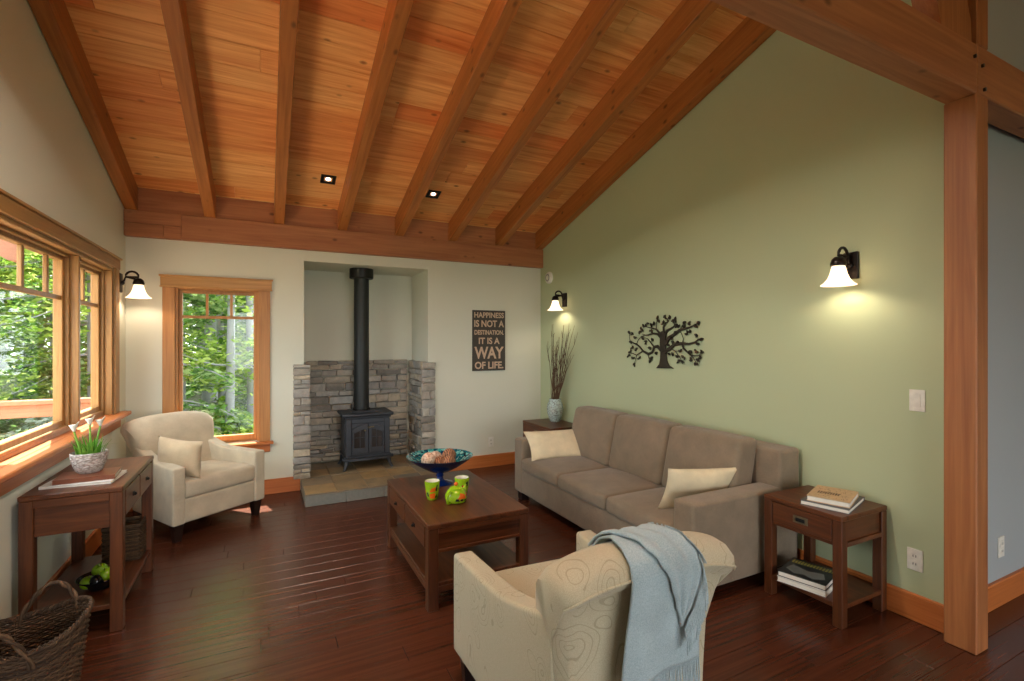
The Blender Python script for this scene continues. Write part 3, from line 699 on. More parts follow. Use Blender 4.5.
# ------------------------------------------------------------------ armchairs (local front = +y)
BP = [(-.15, .36), (-.18, .50), (-.225, .62), (-.275, .73), (-.325, .81), (-.375, .862), (-.43, .885), (-.485, .878), (-.525, .85), (-.537, .815), (-.515, .785), (-.49, .765), (-.475, .70), (-.455, .58), (-.44, .45), (-.432, .30), (-.43, .13), (-.17, .13)]
def armchair(loc, rz, label, ys=1.0, fab='chair', grp='upholstered cream armchairs'):
    t = thing('armchair', loc, label, 'armchair', rz, grp)
    Y = lambda y: y*ys
    taper = lambda y: .285+(.36-.285)*(y+.43)/.85                     # outer half width, front wider than back
    m_ = MB(); m_.cushion(-1, 1, Y(-.38), Y(.405), .13, .315, .02, (0, 0, 0), 6, fn=lambda p: Vector((p.x*(taper(p.y/ys)-.07), p.y, p.z)))
    m_.build('seat_base', M[fab], t, 60, True)
    m_ = MB(); m_.cushion(-1, 1, Y(-.22), Y(.415), .312, .45, .03, (0, .008, .022), 8, fn=lambda p: Vector((p.x*(taper(p.y/ys)-.087), p.y, p.z)))
    m_.build('seat_cushion', M[fab], t, 60, True)
    for s in (-1, 1):
        ztop = lambda y: .56+.02*max(0, (.42-y)/.85)+.115*max(0, (.05-y)/.48)**1.6
        def fn(p, s=s):
            y = p.y/ys; q = (p.z-.13)/.43; z = .13+q*(ztop(y)-.13)
            return Vector((s*(taper(y)-.045)+p.x, p.y, z))
        MB().cushion(-.045, .045, Y(-.39), Y(.42), .13, .56, .016, (.004, 0, 0), 9, fn=fn).build('arm', M[fab], t, 60, True)
    nu = 26; pts = []
    cy, cz = -.33, .5
    for i in range(nu+1):
        u = -1+2*i/nu; row = []
        e = max(0, (abs(u)-.9)/.1)                                   # rounded ends
        for (y, z) in BP:
            q = max(0, (z-.5)/.385)
            hw = .255+.08*q**1.3
            dz = -.06*abs(u)**3*q**2                                 # crest falls a little to the ends
            sh = 1-.16*e*e
            zc = min(z, .5)+(z-min(z, .5))
            yy = -.36+(y+.36)*(sh if z > .5 else 1)
            row.append(Vector((u*hw, Y(yy), zc+dz-.02*e*e*q)))
        pts.append(row)
    m_ = MB(); m_.grid(pts, closev=True)
    for row, fl in ((pts[0], 0), (pts[-1], 1)):
        b0 = len(m_.v); cen = sum(row, Vector())/len(row)
        m_.add(row+[cen], [((k+1) % len(row), k, len(row)) if fl == 0 else (k, (k+1) % len(row), len(row)) for k in range(len(row))])
    bk = m_.build('backrest', M[fab], t, 50, True)
    # welts along the outer arm edges and the roll seam
    m_ = MB(); m_.tube([row[9]+Vector((0, -.001, 0)) for row in pts], .004, 6); m_.build('piping', M[fab], bk)
    for sx in (-1, 1):
        for yy in (.36, -.37):
            x = sx*(taper(yy)-.05); m_ = MB()
            m_.grid([[(x+a*w, Y(yy)+b*w, z) for a, b in ((-1, -1), (1, -1), (1, 1), (-1, 1))] for z, w in ((.132, .034), (.0, .021))], closev=True)
            m_.f += [(7, 6, 5, 4)]
            m_.build('leg', M['darkleg'], t, 30, True)
    return t
c2 = armchair((1.082, 1.63, 0), math.radians(-3.5), 'cream patterned armchair in the foreground seen from behind with a blue throw on its back')
c1 = armchair((-.52, 4.86, 0), math.radians(-143), 'cream armchair in the back corner below the window with a cushion on it', .86, 'chairplain'); c1.scale = (1.06, 1, 1)
o = pillow('throw_pillow', .44, .29, .14, M['pillow2'], None, 12); tag(o, 'small beige cushion leaning on the arm of the back corner armchair', 'pillow')
PILL = o

# throw over the foreground chair back (built in that chair's local frame, then placed as its own thing)
th = thing('throw_blanket', c2.location, 'pale blue grey fringed throw draped over the foreground armchair back', 'blanket', c2.rotation_euler.z)
def back_path():
    P = [(-.325, .81), (-.375, .862), (-.43, .885), (-.485, .878), (-.525, .85), (-.538, .815), (-.532, .76), (-.524, .70), (-.516, .64), (-.508, .57), (-.503, .525)]
    out = []
    for i in range(len(P)-1):
        for k in range(4):
            a = k/4; out.append((P[i][0]*(1-a)+P[i+1][0]*a, P[i][1]*(1-a)+P[i+1][1]*a))
    out.append(P[-1]); return out
BPATH = back_path()
def nrm(i):
    a = BPATH[max(0, i-1)]; b = BPATH[min(len(BPATH)-1, i+1)]; d = Vector((b[0]-a[0], b[1]-a[1])); d.normalize(); return Vector((d.y, -d.x))*-1
def crestdrop(x, z): return -.06*min(1, abs(x)/.32)**3*max(0, (z-.5)/.385)**2
def cloth_pt(x, i, off):
    y, z = BPATH[i]; n = nrm(i)
    if n.x*(y+.36)+n.y*(z-.6) < 0: n = -n
    w = .006*noise.noise(Vector((x*9, z*5, y*4)))+.004*math.sin(x*38+z*6)*min(1, max(0, (.86-z)*4))
    o_ = off+w+.008
    return Vector((x, y+n.x*o_, z+n.y*o_+crestdrop(x, z)))
X0, X1 = -.165, .185
nu = 30; pts = []
for i in range(len(BPATH)):
    row = []
    f = i/(len(BPATH)-1); lo = -.105-.025*f; hi = .112+.045*f
    for j in range(nu+1): row.append(cloth_pt(lo+(hi-lo)*j/nu, i, .006)+Vector((0, 0, -.035*(1-j/nu)*max(0, f-.5)*2)))
    pts.append(row)
m_ = MB(); m_.grid(pts); m_.build('main_fold', M['throw'], th, 80, solid=.007)
m_ = MB(); r = random.Random(4)
for k in range(64):
    p = pts[-1][int(k/63*nu)] if k < 63 else pts[-1][nu]
    f = k/63*nu; j = min(nu-1, int(f)); p = pts[-1][j].lerp(pts[-1][j+1], f-j)
    L = .10+r.uniform(-.012, .012); dx = r.uniform(-.008, .008)
    m_.tube([p, p+Vector((dx*.4, -.002, -L*.5)), p+Vector((dx, r.uniform(-.004, .004), -L))], .0022, 5)
m_.build('fringe', M['throw'], th)
# folded corner lying over the first layer: triangular flap, its two lower edges fringed
A = len(BPATH)-1
iA = 22                                             # index near crest
def flap(u, v):                                     # u across, v down
    return None
pts2 = []; nv = 24
i0, i1 = 0, 31
for a in range(nv+1):
    f = a/nv; row = []
    i = i0+(i1-i0)*f; il = int(i)
    left = -.11+.175*max(0, (f-.22)/.78)**.8
    right = .066+.055*math.sin(PI*min(1, max(0, (f-.25)/.75)))
    for j in range(nu+1): row.append(cloth_pt(left+(right-left)*j/nu, min(A, int(i)), .018+.004*math.sin(j*.5)))
    pts2.append(row)
m_ = MB(); m_.grid(pts2); m_.build('folded_corner', M['throw'], th, 80, solid=.007)
m_ = MB()
for k in range(46):
    f = .55+.45*k/45; a = min(nv-1, int(f*nv)); p = pts2[a][nu].lerp(pts2[a+1][nu], f*nv-a)
    L = .085+r.uniform(-.01, .01); q = p+Vector((0, -.012, 0))
    m_.tube([q, q+Vector((.006, -.006, -L*.5)), q+Vector((.010+r.uniform(-.006, .006), -.004, -L))], .0022, 5)
for k in range(22):                                  # second fringed edge lying on top near the crest
    f = .18+.36*k/21; a = int(f*nv); p = pts2[a][nu].lerp(pts2[a+1][nu], f*nv-a)+Vector((0, -.008, .010))
    m_.tube([p, p+Vector((.012, -.006, -.018)), p+Vector((.026, -.010, -.05+r.uniform(-.006, .006)))], .0022, 5)
m_.build('corner_fringe', M['throw'], th)

# ------------------------------------------------------------------ tables
def ring_pull(parent, p, d):
    m_ = MB(); m_.sphere(p, .011); m_.build('knob', M['black'], parent)
ct = thing('coffee_table', (1.122, 3.135, 0), 'dark wood coffee table with drawers and a low shelf, in front of the sofa', 'coffee table')
hx, hy, h = .318, .51, .485
m_ = MB().box(-hx, hx, -hy, hy, h-.028, h, .004); m_.build('top', M['taby'], ct, 30)
for sx in (-1, 1):
    for sy in (-1, 1): MB().box(sx*hx-sx*.062, sx*hx-sx*.002, sy*hy-sy*.062, sy*hy-sy*.002, 0, h-.028, .003).build('leg', M['tabz'], ct, 30)
for sy in (-1, 1): MB().box(-hx+.062, hx-.062, sy*(hy-.022)-.012, sy*(hy-.022)+.012, .322, h-.028, .002).box(-hx+.062, hx-.062, sy*(hy-.012)-.012, sy*(hy-.012)+.012, .322, .34, .002).box(-hx+.062, hx-.062, sy*(hy-.012)-.012, sy*(hy-.012)+.012, .428, .457, .002).build('apron', M['tabx'], ct, 30)
MB().box(hx-.03, hx-.008, -hy+.062, hy-.062, .322, h-.028, .002).build('apron', M['taby'], ct, 30)
MB().box(-hx+.012, -hx+.03, -hy+.062, hy-.062, .322, h-.028, .002).build('apron', M['taby'], ct, 30)
for k in (-1, 1):
    d = MB().box(-hx+.001, -hx+.012, k*.2215-.215, k*.2215+.215, .335, .452, .003).build('drawer', M['taby'], ct, 30)
    m_ = MB().box(-hx-.004, -hx+.002, k*.2215-.018, k*.2215+.018, .385, .405, .002); m_.sphere((-hx-.008, k*.2215, .393), .009); m_.build('pull', M['black'], d, 30)
MB().box(-hx+.012, hx-.012, -hy+.012, hy-.012, .128, .152, .003).build('shelf', M['taby'], ct, 30)
for s in (-1, 1):
    MB().box(s*(hx-.02)-.012, s*(hx-.02)+.012, -hy+.062, hy-.062, .096, .130, .002).build('shelf_rail', M['taby'], ct, 30)
    MB().box(-hx+.062, hx-.062, s*(hy-.02)-.012, s*(hy-.02)+.012, .096, .130, .002).build('shelf_rail', M['tabx'], ct, 30)

def side_table(loc, label, hx, hy, h, apron=.165):
    t = thing('end_table', loc, label, 'end table', 0)
    MB().box(-hx, hx, -hy, hy, h-.026, h, .004).build('top', M['taby'], t, 30)
    for sx in (-1, 1):
        for sy in (-1, 1): MB().box(sx*hx-sx*.052, sx*hx-sx*.002, sy*hy-sy*.052, sy*hy-sy*.002, 0, h-.026, .003).build('leg', M['tabz'], t, 30)
    za = h-apron
    for s in (-1, 1):
        MB().box(-hx+.052, hx-.052, s*(hy-.024)-.01, s*(hy-.024)+.01, za+.002, h-.026, .002).box(-hx+.052, hx-.052, s*(hy-.014)-.012, s*(hy-.014)+.012, za, za+.025, .002).build('apron', M['tabx'], t, 30)
    MB().box(hx-.03, hx-.006, -hy+.052, hy-.052, za, h-.026, .002).build('apron', M['taby'], t, 30)
    MB().box(-hx+.012, -hx+.028, -hy+.052, hy-.052, za, h-.026, .002).build('apron', M['taby'], t, 30)
    d = MB().box(-hx+.002, -hx+.012, -hy+.056, hy-.056, za+.022, h-.03, .002).build('drawer', M['taby'], t, 30)
    zc = h-apron*.52
    m_ = MB().box(-hx-.001, -hx+.003, -.042, .042, zc-.020, zc+.020, .002).build('pull_plate', M['nickel'], d, 30)
    MB().box(-hx-.003, -hx+.002, -.026, .026, zc-.010, zc+.010, .002).build('pull_recess', M['black'], m_, 30)
    MB().box(-hx+.006, hx-.006, -hy+.006, hy-.006, .095, .12, .003).build('shelf', M['taby'], t, 30)
    return t
side_table((2.895, 1.727, 0), 'small dark wood end table at the near end of the sofa with books on it', .215, .225, .585)
side_table((2.90, 4.74, 0), 'low dark wood end table in the back corner beyond the sofa holding the vase', .21, .32, .585)

cn = thing('console_table', (-.865, 3.585, 0), 'narrow dark wood console table under the big left window', 'console table')
hx, hy, h = .205, .395, .748
MB().box(-hx, hx, -hy, hy, h-.026, h, .004).build('top', M['taby'], cn, 30)
for sx in (-1, 1):
    for sy in (-1, 1): MB().box(sx*hx-sx*.057, sx*hx-sx*.002, sy*hy-sy*.057, sy*hy-sy*.002, 0, h-.026, .003).build('leg', M['tabz'], cn, 30)
for s in (-1, 1): MB().box(-hx+.057, hx-.057, s*(hy-.024)-.01, s*(hy-.024)+.01, .54, h-.026, .002).box(-hx+.057, hx-.057, s*(hy-.014)-.012, s*(hy-.014)+.012, .682, h-.026, .002).build('apron', M['tabx'], cn, 30)
MB().box(-hx+.006, -hx+.03, -hy+.057, hy-.057, .55, h-.026, .002).build('apron', M['taby'], cn, 30)
MB().box(hx-.03, hx-.012, -hy+.057, hy-.057, .565, h-.026, .002).build('apron', M['taby'], cn, 30)
for k in (-1, 1):
    d = MB().box(hx-.012, hx-.001, k*.168-.162, k*.168+.162, .578, h-.034, .003).build('drawer', M['taby'], cn, 30)
    m_ = MB().box(hx-.002, hx+.004, k*.168-.016, k*.168+.016, .64, .66, .002); m_.sphere((hx+.008, k*.168, .648), .009); m_.build('pull', M['black'], d, 30)
MB().box(-hx+.008, hx-.008, -hy+.008, hy-.008, .12, .145, .003).build('shelf', M['taby'], cn, 30)

# ------------------------------------------------------------------ books
def book(loc, rz, w, d, t, cover, label, group=None, deco=None, cat='book'):
    o = thing('book', loc, label, cat, rz, group)
    MB().box(-w/2, w/2, -d/2, d/2, 0, .003, .001).box(-w/2, w/2, -d/2, d/2, t-.003, t, .001).box(-w/2, -w/2+.004, -d/2, d/2, .002, t-.002, .001).build('cover', cover, o, 30)
    MB().box(-w/2+.004, w/2-.004, -d/2+.004, d/2-.004, .003, t-.003).build('pages', M['pages'], o)
    if deco: deco(o, w, d, t)
    return o
t_ = NT('book pages'); v_ = t_.coords((1, 1, 260)); M['pages'] = t_.set(t_.ramp(t_.noise(v_, 1, 2), [(.3, srgb(206, 200, 186)), (.7, srgb(240, 236, 226))]), .8, .2)
c_beige = plain('beige book cover', srgb(196, 166, 128), .55); c_slate = plain('slate grey book cover', srgb(92, 92, 96), .5); c_white = plain('white glossy book cover', srgb(206, 204, 200), .3)
c_brown = plain('brown leather book cover', srgb(112, 62, 40), .3); c_dark = plain('black photographic book cover', srgb(36, 40, 42), .3); c_teal = plain('dark teal book cover', srgb(40, 70, 84), .4)
c_ink = plain('dark printed ink', srgb(64, 44, 30), .6); c_gold = plain('gold printed ink', srgb(158, 148, 70), .5); c_grey = plain('grey printed picture', srgb(110, 116, 114), .4)
def deco_text(o, w, d, t):
    m_ = MB(); r = random.Random(3)
    for k in range(70):                            # a speckle of small printed characters over the cover, denser block on one side
        x, y = r.uniform(-w*.42, w*.42), r.uniform(-d*.4, d*.4); s = r.uniform(.002, .005)
        m_.box(x-s, x+s, y-.0012, y+.0012, t, t+.0004)
    for i in range(4):
        for j in range(9):
            x = -w*.02+i*.013; y = -d*.32+j*.012
            m_.box(x-.0045, x+.0045, y-.004, y+.004, t, t+.0004)
    m_.build('cover_print', c_ink, o)
def deco_dark(o, w, d, t):
    m_ = MB(); r = random.Random(9)
    for k in range(14):
        y = -d*.42+d*.84*k/13; m_.box(-w*.40, -w*.22, y-.006, y+.004, t, t+.0005)
    m_.build('cover_title', c_gold, o)
    m_ = MB(); m_.prism([(-w*.08, -d*.36), (w*.2, -d*.42), (w*.38, -d*.2), (w*.3, 0), (w*.4, d*.2), (w*.23, d*.4), (-w*.05, d*.3), (w*.06, 0)], lambda p, q: (p, q, t), lambda p, q: (p, q, t+.0005))
    m_.build('cover_picture', c_grey, o)
et = .585
book((2.89, 1.672, et), math.radians(196), .33, .235, .024, c_slate, 'slate covered book under the beige one on the near end table', 'books on the near end table')
book((2.885, 1.668, et+.024), math.radians(200), .27, .205, .03, c_beige, 'beige printed book on top of the near end table', 'books on the near end table', deco_text)
book((2.80, 1.752, .12), math.radians(194), .26, .25, .03, c_white, 'lower of two thick books on the near end table shelf', 'books on the end table shelf')
book((2.803, 1.755, .15), math.radians(195), .255, .245, .03, c_dark, 'black picture book on top of the near end table shelf stack', 'books on the end table shelf', deco_dark)
book((-.87, 3.42, .748), math.radians(-4), .30, .25, .014, c_white, 'thin pale book at the bottom on the console table', 'books on the console table')
book((-.855, 3.415, .762), math.radians(93), .19, .255, .024, c_brown, 'brown glossy book under the white flower pot', 'books on the console table')

# ------------------------------------------------------------------ flower pot with calla lilies
fp = thing('flower_pot', (-.862, 3.45, .786), 'white woven textured pot of white calla lilies on the console books', 'potted plant'); fp.scale = (.88, .88, .92)
t_ = NT('whitewashed woven pot'); v_ = t_.coords((1, 1, 1)); vo = t_.n('ShaderNodeTexVoronoi', i_Scale=60); mp_ = t_.coords((1, 1, 2.4)); t_.l(mp_, vo.inputs['Vector'])
t_.bump(vo.outputs['Distance'], .9, .008); M['pot'] = t_.set(t_.ramp(vo.outputs['Distance'], [(.1, srgb(222, 214, 208)), (.8, srgb(150, 136, 128))]), .85, .2)
m_ = MB(); m_.lathe([(.001, 0), (.052, 0), (.066, .012), (.082, .05), (.092, .09), (.095, .118), (.091, .122), (.086, .115), (.082, .10), (.001, .098)], n=32); m_.build('pot', M['pot'], fp)
MB().lathe([(.001, .101), (.083, .100)], n=20).build('soil', plain('dark potting soil', srgb(50, 38, 28), .95), fp)
gstem = plain('fresh green stem', srgb(112, 158, 60), .5); gleaf = leaf_mat('grass green blades', srgb(70, 120, 40), srgb(104, 152, 56), srgb(140, 180, 80))
cal = plain('white calla petal', srgb(240, 238, 226), .5)
r = random.Random(11)
for (dx, dy, hh, lean) in ((-.028, -.03, .165, (-.03, -.03)), (.006, 0, .19, (-.003, .0)), (.02, .015, .178, (.028, .01))):
    base_ = Vector((dx, dy, .09)); tp = Vector((dx+lean[0], dy+lean[1], .09+hh))
    m_ = MB(); m_.tube([base_, base_.lerp(tp, .5)+Vector((lean[0]*-.1, 0, 0)), tp], [.006, .0055, .005], 8); sm = m_.build('flower_stem', gstem, fp)
    pts = []
    for i in range(6):
        f = i/5; row = []
        for k in range(17):
            a = 2*PI*k/16; rr = .006+.019*f**1.1; pk = .022*max(0, math.cos(a))**2*f
            row.append(tp+Vector((rr*math.cos(a), rr*math.sin(a), .046*f+pk-.008*f*f)))
        pts.append(row)
    m_ = MB(); m_.grid(pts, flip=True); m_.build('petal', cal, sm, 80, solid=.0012)
    m_ = MB(); m_.tube([tp, tp+Vector((0, 0, .03))], [.004, .003], 6); m_.build('spadix', plain('yellow spadix', srgb(220, 180, 60), .6), sm)
m_ = MB()
for k in range(80):
    a = r.uniform(0, 2*PI); rr = r.uniform(.0, .075); p = Vector((rr*math.cos(a), rr*math.sin(a), .098))
    hh = r.uniform(.05, .13); out = r.uniform(.01, .05); w = r.uniform(.004, .010)
    if k < 6: hh, out, w = r.uniform(.06, .09), r.uniform(.08, .13), .003
    d = Vector((math.cos(a), math.sin(a), 0)); sd_ = Vector((-d.y, d.x, 0)); rows = []
    for i in range(6):
        f = i/5; q = p+d*out*f*f+Vector((0, 0, hh*(f if k >= 6 else math.sin(f*PI*.62)))); ww = w*(1-f**2)+.0004
        rows.append([q-sd_*ww, q+d*.0015, q+sd_*ww])
    m_.grid(rows)
m_.build('foliage', gleaf, fp, 80); fp.children[-1]

# ------------------------------------------------------------------ basket, bowl of apples, second basket
def weave(mb, prof, c, n=40, pitch=.011, rstr=.0052, sx=1, sy=1, amp=.0035, tilt=None):
    zs = [p[1] for p in prof]; z = zs[0]; k = 0
    def rad(z):
        for (r0, z0), (r1, z1) in zip(prof, prof[1:]):
            if z0 <= z <= z1: return r0+(r1-r0)*(z-z0)/(z1-z0)
        return prof[-1][0]
    while z <= zs[-1]:
        path = []
        for i in range(n*2+1):
            a = 2*PI*i/(n*2); rr = rad(z)+amp*(1 if (i//1+k) % 2 else -1)
            zz = z+(tilt(a)*(z-zs[0])/(zs[-1]-zs[0]) if tilt else 0)
            path.append((c[0]+rr*sx*math.cos(a), c[1]+rr*sy*math.sin(a), c[2]+zz))
        mb.tube(path, rstr, 5, False); z += pitch; k += 1
    return rad
wb = thing('wicker_basket', (-.855, 2.60, 0), 'large brown willow basket with two loop handles on the floor by the console table', 'basket', math.radians(20)); wb.scale = (.9, .95, .95)
prof = [(.155, .0), (.17, .12), (.192, .28), (.205, .385)]
tl = lambda a: .03*math.cos(2*a)-.005
m_ = MB(); rad = weave(m_, prof, (0, 0, .008), 30, .0105, .0056, 1.1, .92, .004, tl)
for k in range(30):
    a = 2*PI*k/30
    m_.tube([(rad(z)*1.1*math.cos(a), rad(z)*.92*math.sin(a), z+.008+tl(a)*z/.385) for z in (0, .12, .28, .385)], .004, 5)
m_.lathe([(.001, .006), (.15, .006), (.15, .014), (.001, .014)], n=30)
m_.build('basket_body', M['wicker'], wb, 60)
m_ = MB()
for ph in (0, PI*2/3, PI*4/3):
    m_.tube([(.207*1.1*math.cos(a)+.006*math.cos(a*26+ph), .207*.92*math.sin(a)+.006*math.sin(a*26+ph), .395+tl(a)+.006*math.sin(a*26+ph)) for a in [2*PI*i/160 for i in range(161)]], .006, 6, False)
m_.build('rim_braid', M['wicker'], wb, 60)
for a0 in (math.radians(62), math.radians(242)):
    m_ = MB()
    for ph in (0, PI):
        path = []
        for i in range(41):
            f = i/40; a = a0+(f-.5)*1.15; zz = .33+.175*math.sin(PI*f)**.7; rr = .205*(1+.0*f)
            path.append((rr*1.1*math.cos(a)+.007*math.cos(f*22+ph), rr*.92*math.sin(a)+.007*math.sin(f*22+ph), zz+tl(a)))
        m_.tube(path, .0068, 7)
    m_.build('handle', M['wicker'], wb, 60)
ab = thing('fruit_bowl', (-.815, 3.45, .145), 'black bowl of green apples on the lower shelf of the console table', 'bowl')
m_ = MB(); m_.lathe([(.001, 0), (.05, 0), (.055, .008), (.085, .03), (.105, .06), (.103, .062), (.08, .036), (.05, .014), (.001, .012)], n=32); m_.build('bowl_shell', plain('black lacquer', srgb(20, 20, 24), .15), ab)
t_ = NT('green apple skin'); t_.set(t_.ramp(t_.noise(t_.coords(), 22, 3), [(.3, srgb(104, 150, 14)), (.7, srgb(150, 190, 34))]), .25, .5); apple = t_.m
apg = 'green apples in the black bowl'
def applemesh():
    m_ = MB(); pr = []
    for i in range(15):
        a = PI*i/14; rr = .037*math.sin(a)*(1+.08*math.cos(a)); zz = -.034*math.cos(a)
        if i == 14: rr = .0005
        dent = .012*math.exp(-(rr/.012)**2)
        zz += -dent if zz > 0 else dent*.6
        pr.append((max(rr, .0005), zz+.034))
    m_.lathe(pr, n=18); return m_
stm = plain('apple stem', srgb(70, 50, 24), .8)
al = [(-.855, 3.40, .165, 'green apple at the front left of the black bowl'), (-.83, 3.475, .20, 'green apple on top of the pile in the black bowl'), (-.775, 3.415, .19, 'green apple at the right of the black bowl'), (-.775, 3.485, .17, 'green apple at the back of the black bowl')]
first = None
for (x, y, z, lb) in al:
    if first is None:
        first = thing('apple', (x, y, z), lb, 'apple', .3, apg); applemesh().build('fruit', apple, first, 60)
        m_ = MB(); m_.tube([(0, 0, .05), (.002, 0, .062), (.005, 0, .072)], .0016, 5); m_.build('stem', stm, first); a_ = first
    else:
        a_ = dup(first, None, (x, y, z), (R.uniform(-.4, .4), R.uniform(-.4, .4), R.uniform(0, 6))); a_['label'] = lb
m_ = MB(); m_.sphere((0, 0, .033), .033); a_ = m_.build('decorative_ball', plain('glossy black ceramic', srgb(18, 18, 20), .12), None, loc=(-.815, 3.385, .172)); tag(a_, 'glossy black ball among the green apples', 'ball')
sb = thing('storage_basket', (-.79, 3.86, .145), 'dark square woven basket on the far end of the console shelf', 'basket')
m_ = MB()
for k in range(17):
    z = .006+k*.0125; path = []
    for i in range(41):
        a = 2*PI*i/40+.001; q = max(abs(math.cos(a)), abs(math.sin(a))); rr = .085/q*(.94 if q < .74 else 1)+.003*(1 if (i+k) % 2 else -1)
        path.append((rr*math.cos(a)*1.1, rr*math.sin(a), z))
    m_.tube(path, .0066, 5, False)
m_.box(-.085, .085, -.078, .078, .002, .01); m_.build('basket_body', M['wickerdark'], sb, 60)
m_ = MB(); m_.box(-.098, .098, -.09, -.08, .205, .222, .004).box(-.098, .098, .08, .09, .205, .222, .004).box(-.098, -.088, -.08, .08, .205, .222, .004).box(.088, .098, -.08, .08, .205, .222, .004); m_.build('rim', M['wickerdark'], sb, 30)

# ------------------------------------------------------------------ coffee table items
T0 = .485
bw = thing('pedestal_bowl', (1.125, 3.385, T0), 'blue glass pedestal bowl of woven balls on the coffee table', 'bowl')
t_ = NT('turquoise mosaic glass'); vo = t_.n('ShaderNodeTexVoronoi', i_Scale=55); t_.l(t_.coords(), vo.inputs['Vector'])
hs = t_.n('ShaderNodeSeparateColor'); t_.l(vo.outputs['Color'], hs.inputs[0])
M['mosaic'] = t_.set(t_.ramp(hs.outputs[0], [(0, srgb(6, 40, 70)), (.45, srgb(10, 84, 104)), (.75, srgb(40, 150, 150)), (1, srgb(150, 200, 190))]), .12, .6)
cobalt = plain('cobalt blue glass', srgb(12, 40, 110), .1, 0, .6)
navyglass = plain('deep navy glass', srgb(12, 32, 66), .12, 0, .6)
m_ = MB(); m_.lathe([(.03, .078), (.07, .088), (.14, .125), (.20, .165), (.235, .193), (.238, .198)], n=40); bo = m_.build('bowl', navyglass, bw)
m_ = MB(); m_.lathe([(.238, .198), (.232, .197), (.19, .168), (.13, .132), (.06, .096), (.001, .09)], n=40); m_.build('mosaic_lining', M['mosaic'], bo)
m_ = MB(); m_.lathe([(.001, 0), (.092, 0), (.092, .005), (.06, .014), (.03, .025), (.022, .04), (.022, .05), (.03, .058), (.022, .066), (.03, .082), (.001, .084)], n=32); m_.build('pedestal', cobalt, bw)
t_ = NT('pale wound twine ball'); t_.set(t_.ramp(t_.noise(t_.coords((1, 1, 1)), 70, 3), [(.3, srgb(160, 110, 84)), (.6, srgb(226, 200, 176))]), .8); tw1 = t_.m
t_ = NT('brown woven ball'); wv = t_.n('ShaderNodeTexWave', i_Scale=24, i_Distortion=6); t_.l(t_.coords(), wv.inputs['Vector']); t_.set(t_.ramp(wv.outputs['Fac'], [(.3, srgb(92, 54, 36)), (.7, srgb(176, 124, 88))]), .75); tw2 = t_.m
for k, (dx, dy, dz, rr, mt, lb) in enumerate(((-.10, -.04, .188, .048, tw1, 'pale speckled ball at the left in the blue bowl'), (.07, -.0, .192, .048, tw2, 'brown banded ball at the right in the blue bowl'),
        (-.02, -.06, .163, .043, tw2, 'brown ball at the front in the blue bowl, left of centre'), (.035, -.10, .168, .045, tw2, 'brown ball nearest the viewer in the blue bowl'), (-.01, .07, .172, .044, tw1, 'pale ball at the back of the blue bowl'))):
    m_ = MB(); m_.sphere((0, 0, 0), rr, 20, 14)
    for i in range(10):
        ax = Vector((R.uniform(-1, 1), R.uniform(-1, 1), R.uniform(-1, 1))).normalized(); u = ax.orthogonal().normalized(); w = ax.cross(u)
        m_.tube([(u*math.cos(a)+w*math.sin(a))*rr*1.0 for a in [2*PI*j/24 for j in range(25)]], .0022, 5, False)
    o = m_.build('decorative_ball', mt, None, 60, loc=(1.125+dx, 3.385+dy, T0+dz)); tag(o, lb, 'decorative ball', 'balls in the blue bowl')
lime = plain('lime green glaze', srgb(150, 190, 30), .15, 0, .6); orange = plain('orange glaze', srgb(232, 106, 24), .2); navy = plain('navy glaze', srgb(24, 22, 50), .25); pink = plain('crimson glaze', srgb(190, 40, 60), .2); ivory = plain('ivory glaze', srgb(236, 230, 214), .2)
def patch(mb, fr, poly, steps=4):                 # painted shape laid on a curved surface: fr(angle, z) -> point
    n = len(poly); cen = (sum(p[0] for p in poly)/n, sum(p[1] for p in poly)/n); rows = []
    for s in range(steps+1):
        f = s/steps; row = []
        for i in range(n):
            for k in range(4):
                a, b = poly[i], poly[(i+1) % n]; q = (a[0]+(b[0]-a[0])*k/4, a[1]+(b[1]-a[1])*k/4)
                row.append(fr(cen[0]+(q[0]-cen[0])*f, cen[1]+(q[1]-cen[1])*f))
        rows.append(row)
    mb.grid(rows, closev=True, flip=True)
VA = math.radians(-105)                              # angle facing the camera
def cup(loc, label, shapes):
    t = thing('cup', loc, label, 'cup', 0, 'painted lime cups')
    prof = [(.028, 0), (.034, .006), (.042, .05), (.048, .10), (.049, .118)]
    m_ = MB(); m_.lathe([(.001, 0)]+prof+[(.047, .12), (.0455, .118)], n=32); b = m_.build('cup_body', lime, t)
    m_ = MB(); m_.lathe([(.0455, .119), (.0445, .10), (.038, .04), (.001, .03)], n=32); m_.build('cup_lining', ivory, t)
    def fr(a, z):
        rr = .0288
        for (r0, z0), (r1, z1) in zip(prof, prof[1:]):
            if z0 <= z <= z1: rr = r0+(r1-r0)*(z-z0)/(z1-z0)
        b_ = VA+a*1.45-.32
        return Vector(((rr+.0009)*math.cos(b_), (rr+.0009)*math.sin(b_), z))
    for nm, mt, poly in shapes: m_ = MB(); patch(m_, fr, poly); m_.build(nm, mt, b)
    return t
cup((.965, 3.06, T0), 'lime cup with orange painted patches, left of the teapot', [('painted_patch', orange, [(-.1, .055), (.5, .06), (.55, .09), (.1, .08)]), ('painted_patch', orange, [(-.05, .015), (.55, .015), (.5, .05), (-.1, .045)]), ('painted_patch', navy, [(.5, .065), (.72, .06), (.75, .10), (.6, .10)]), ('painted_patch', navy, [(.5, .015), (.75, .02), (.7, .045)]), ('painted_patch', orange, [(-1.0, .04), (-.7, .02), (-.6, .05), (-.8, .07)]), ('painted_patch', navy, [(-.4, .03), (-.2, .025), (-.25, .05), (-.4, .055)])])
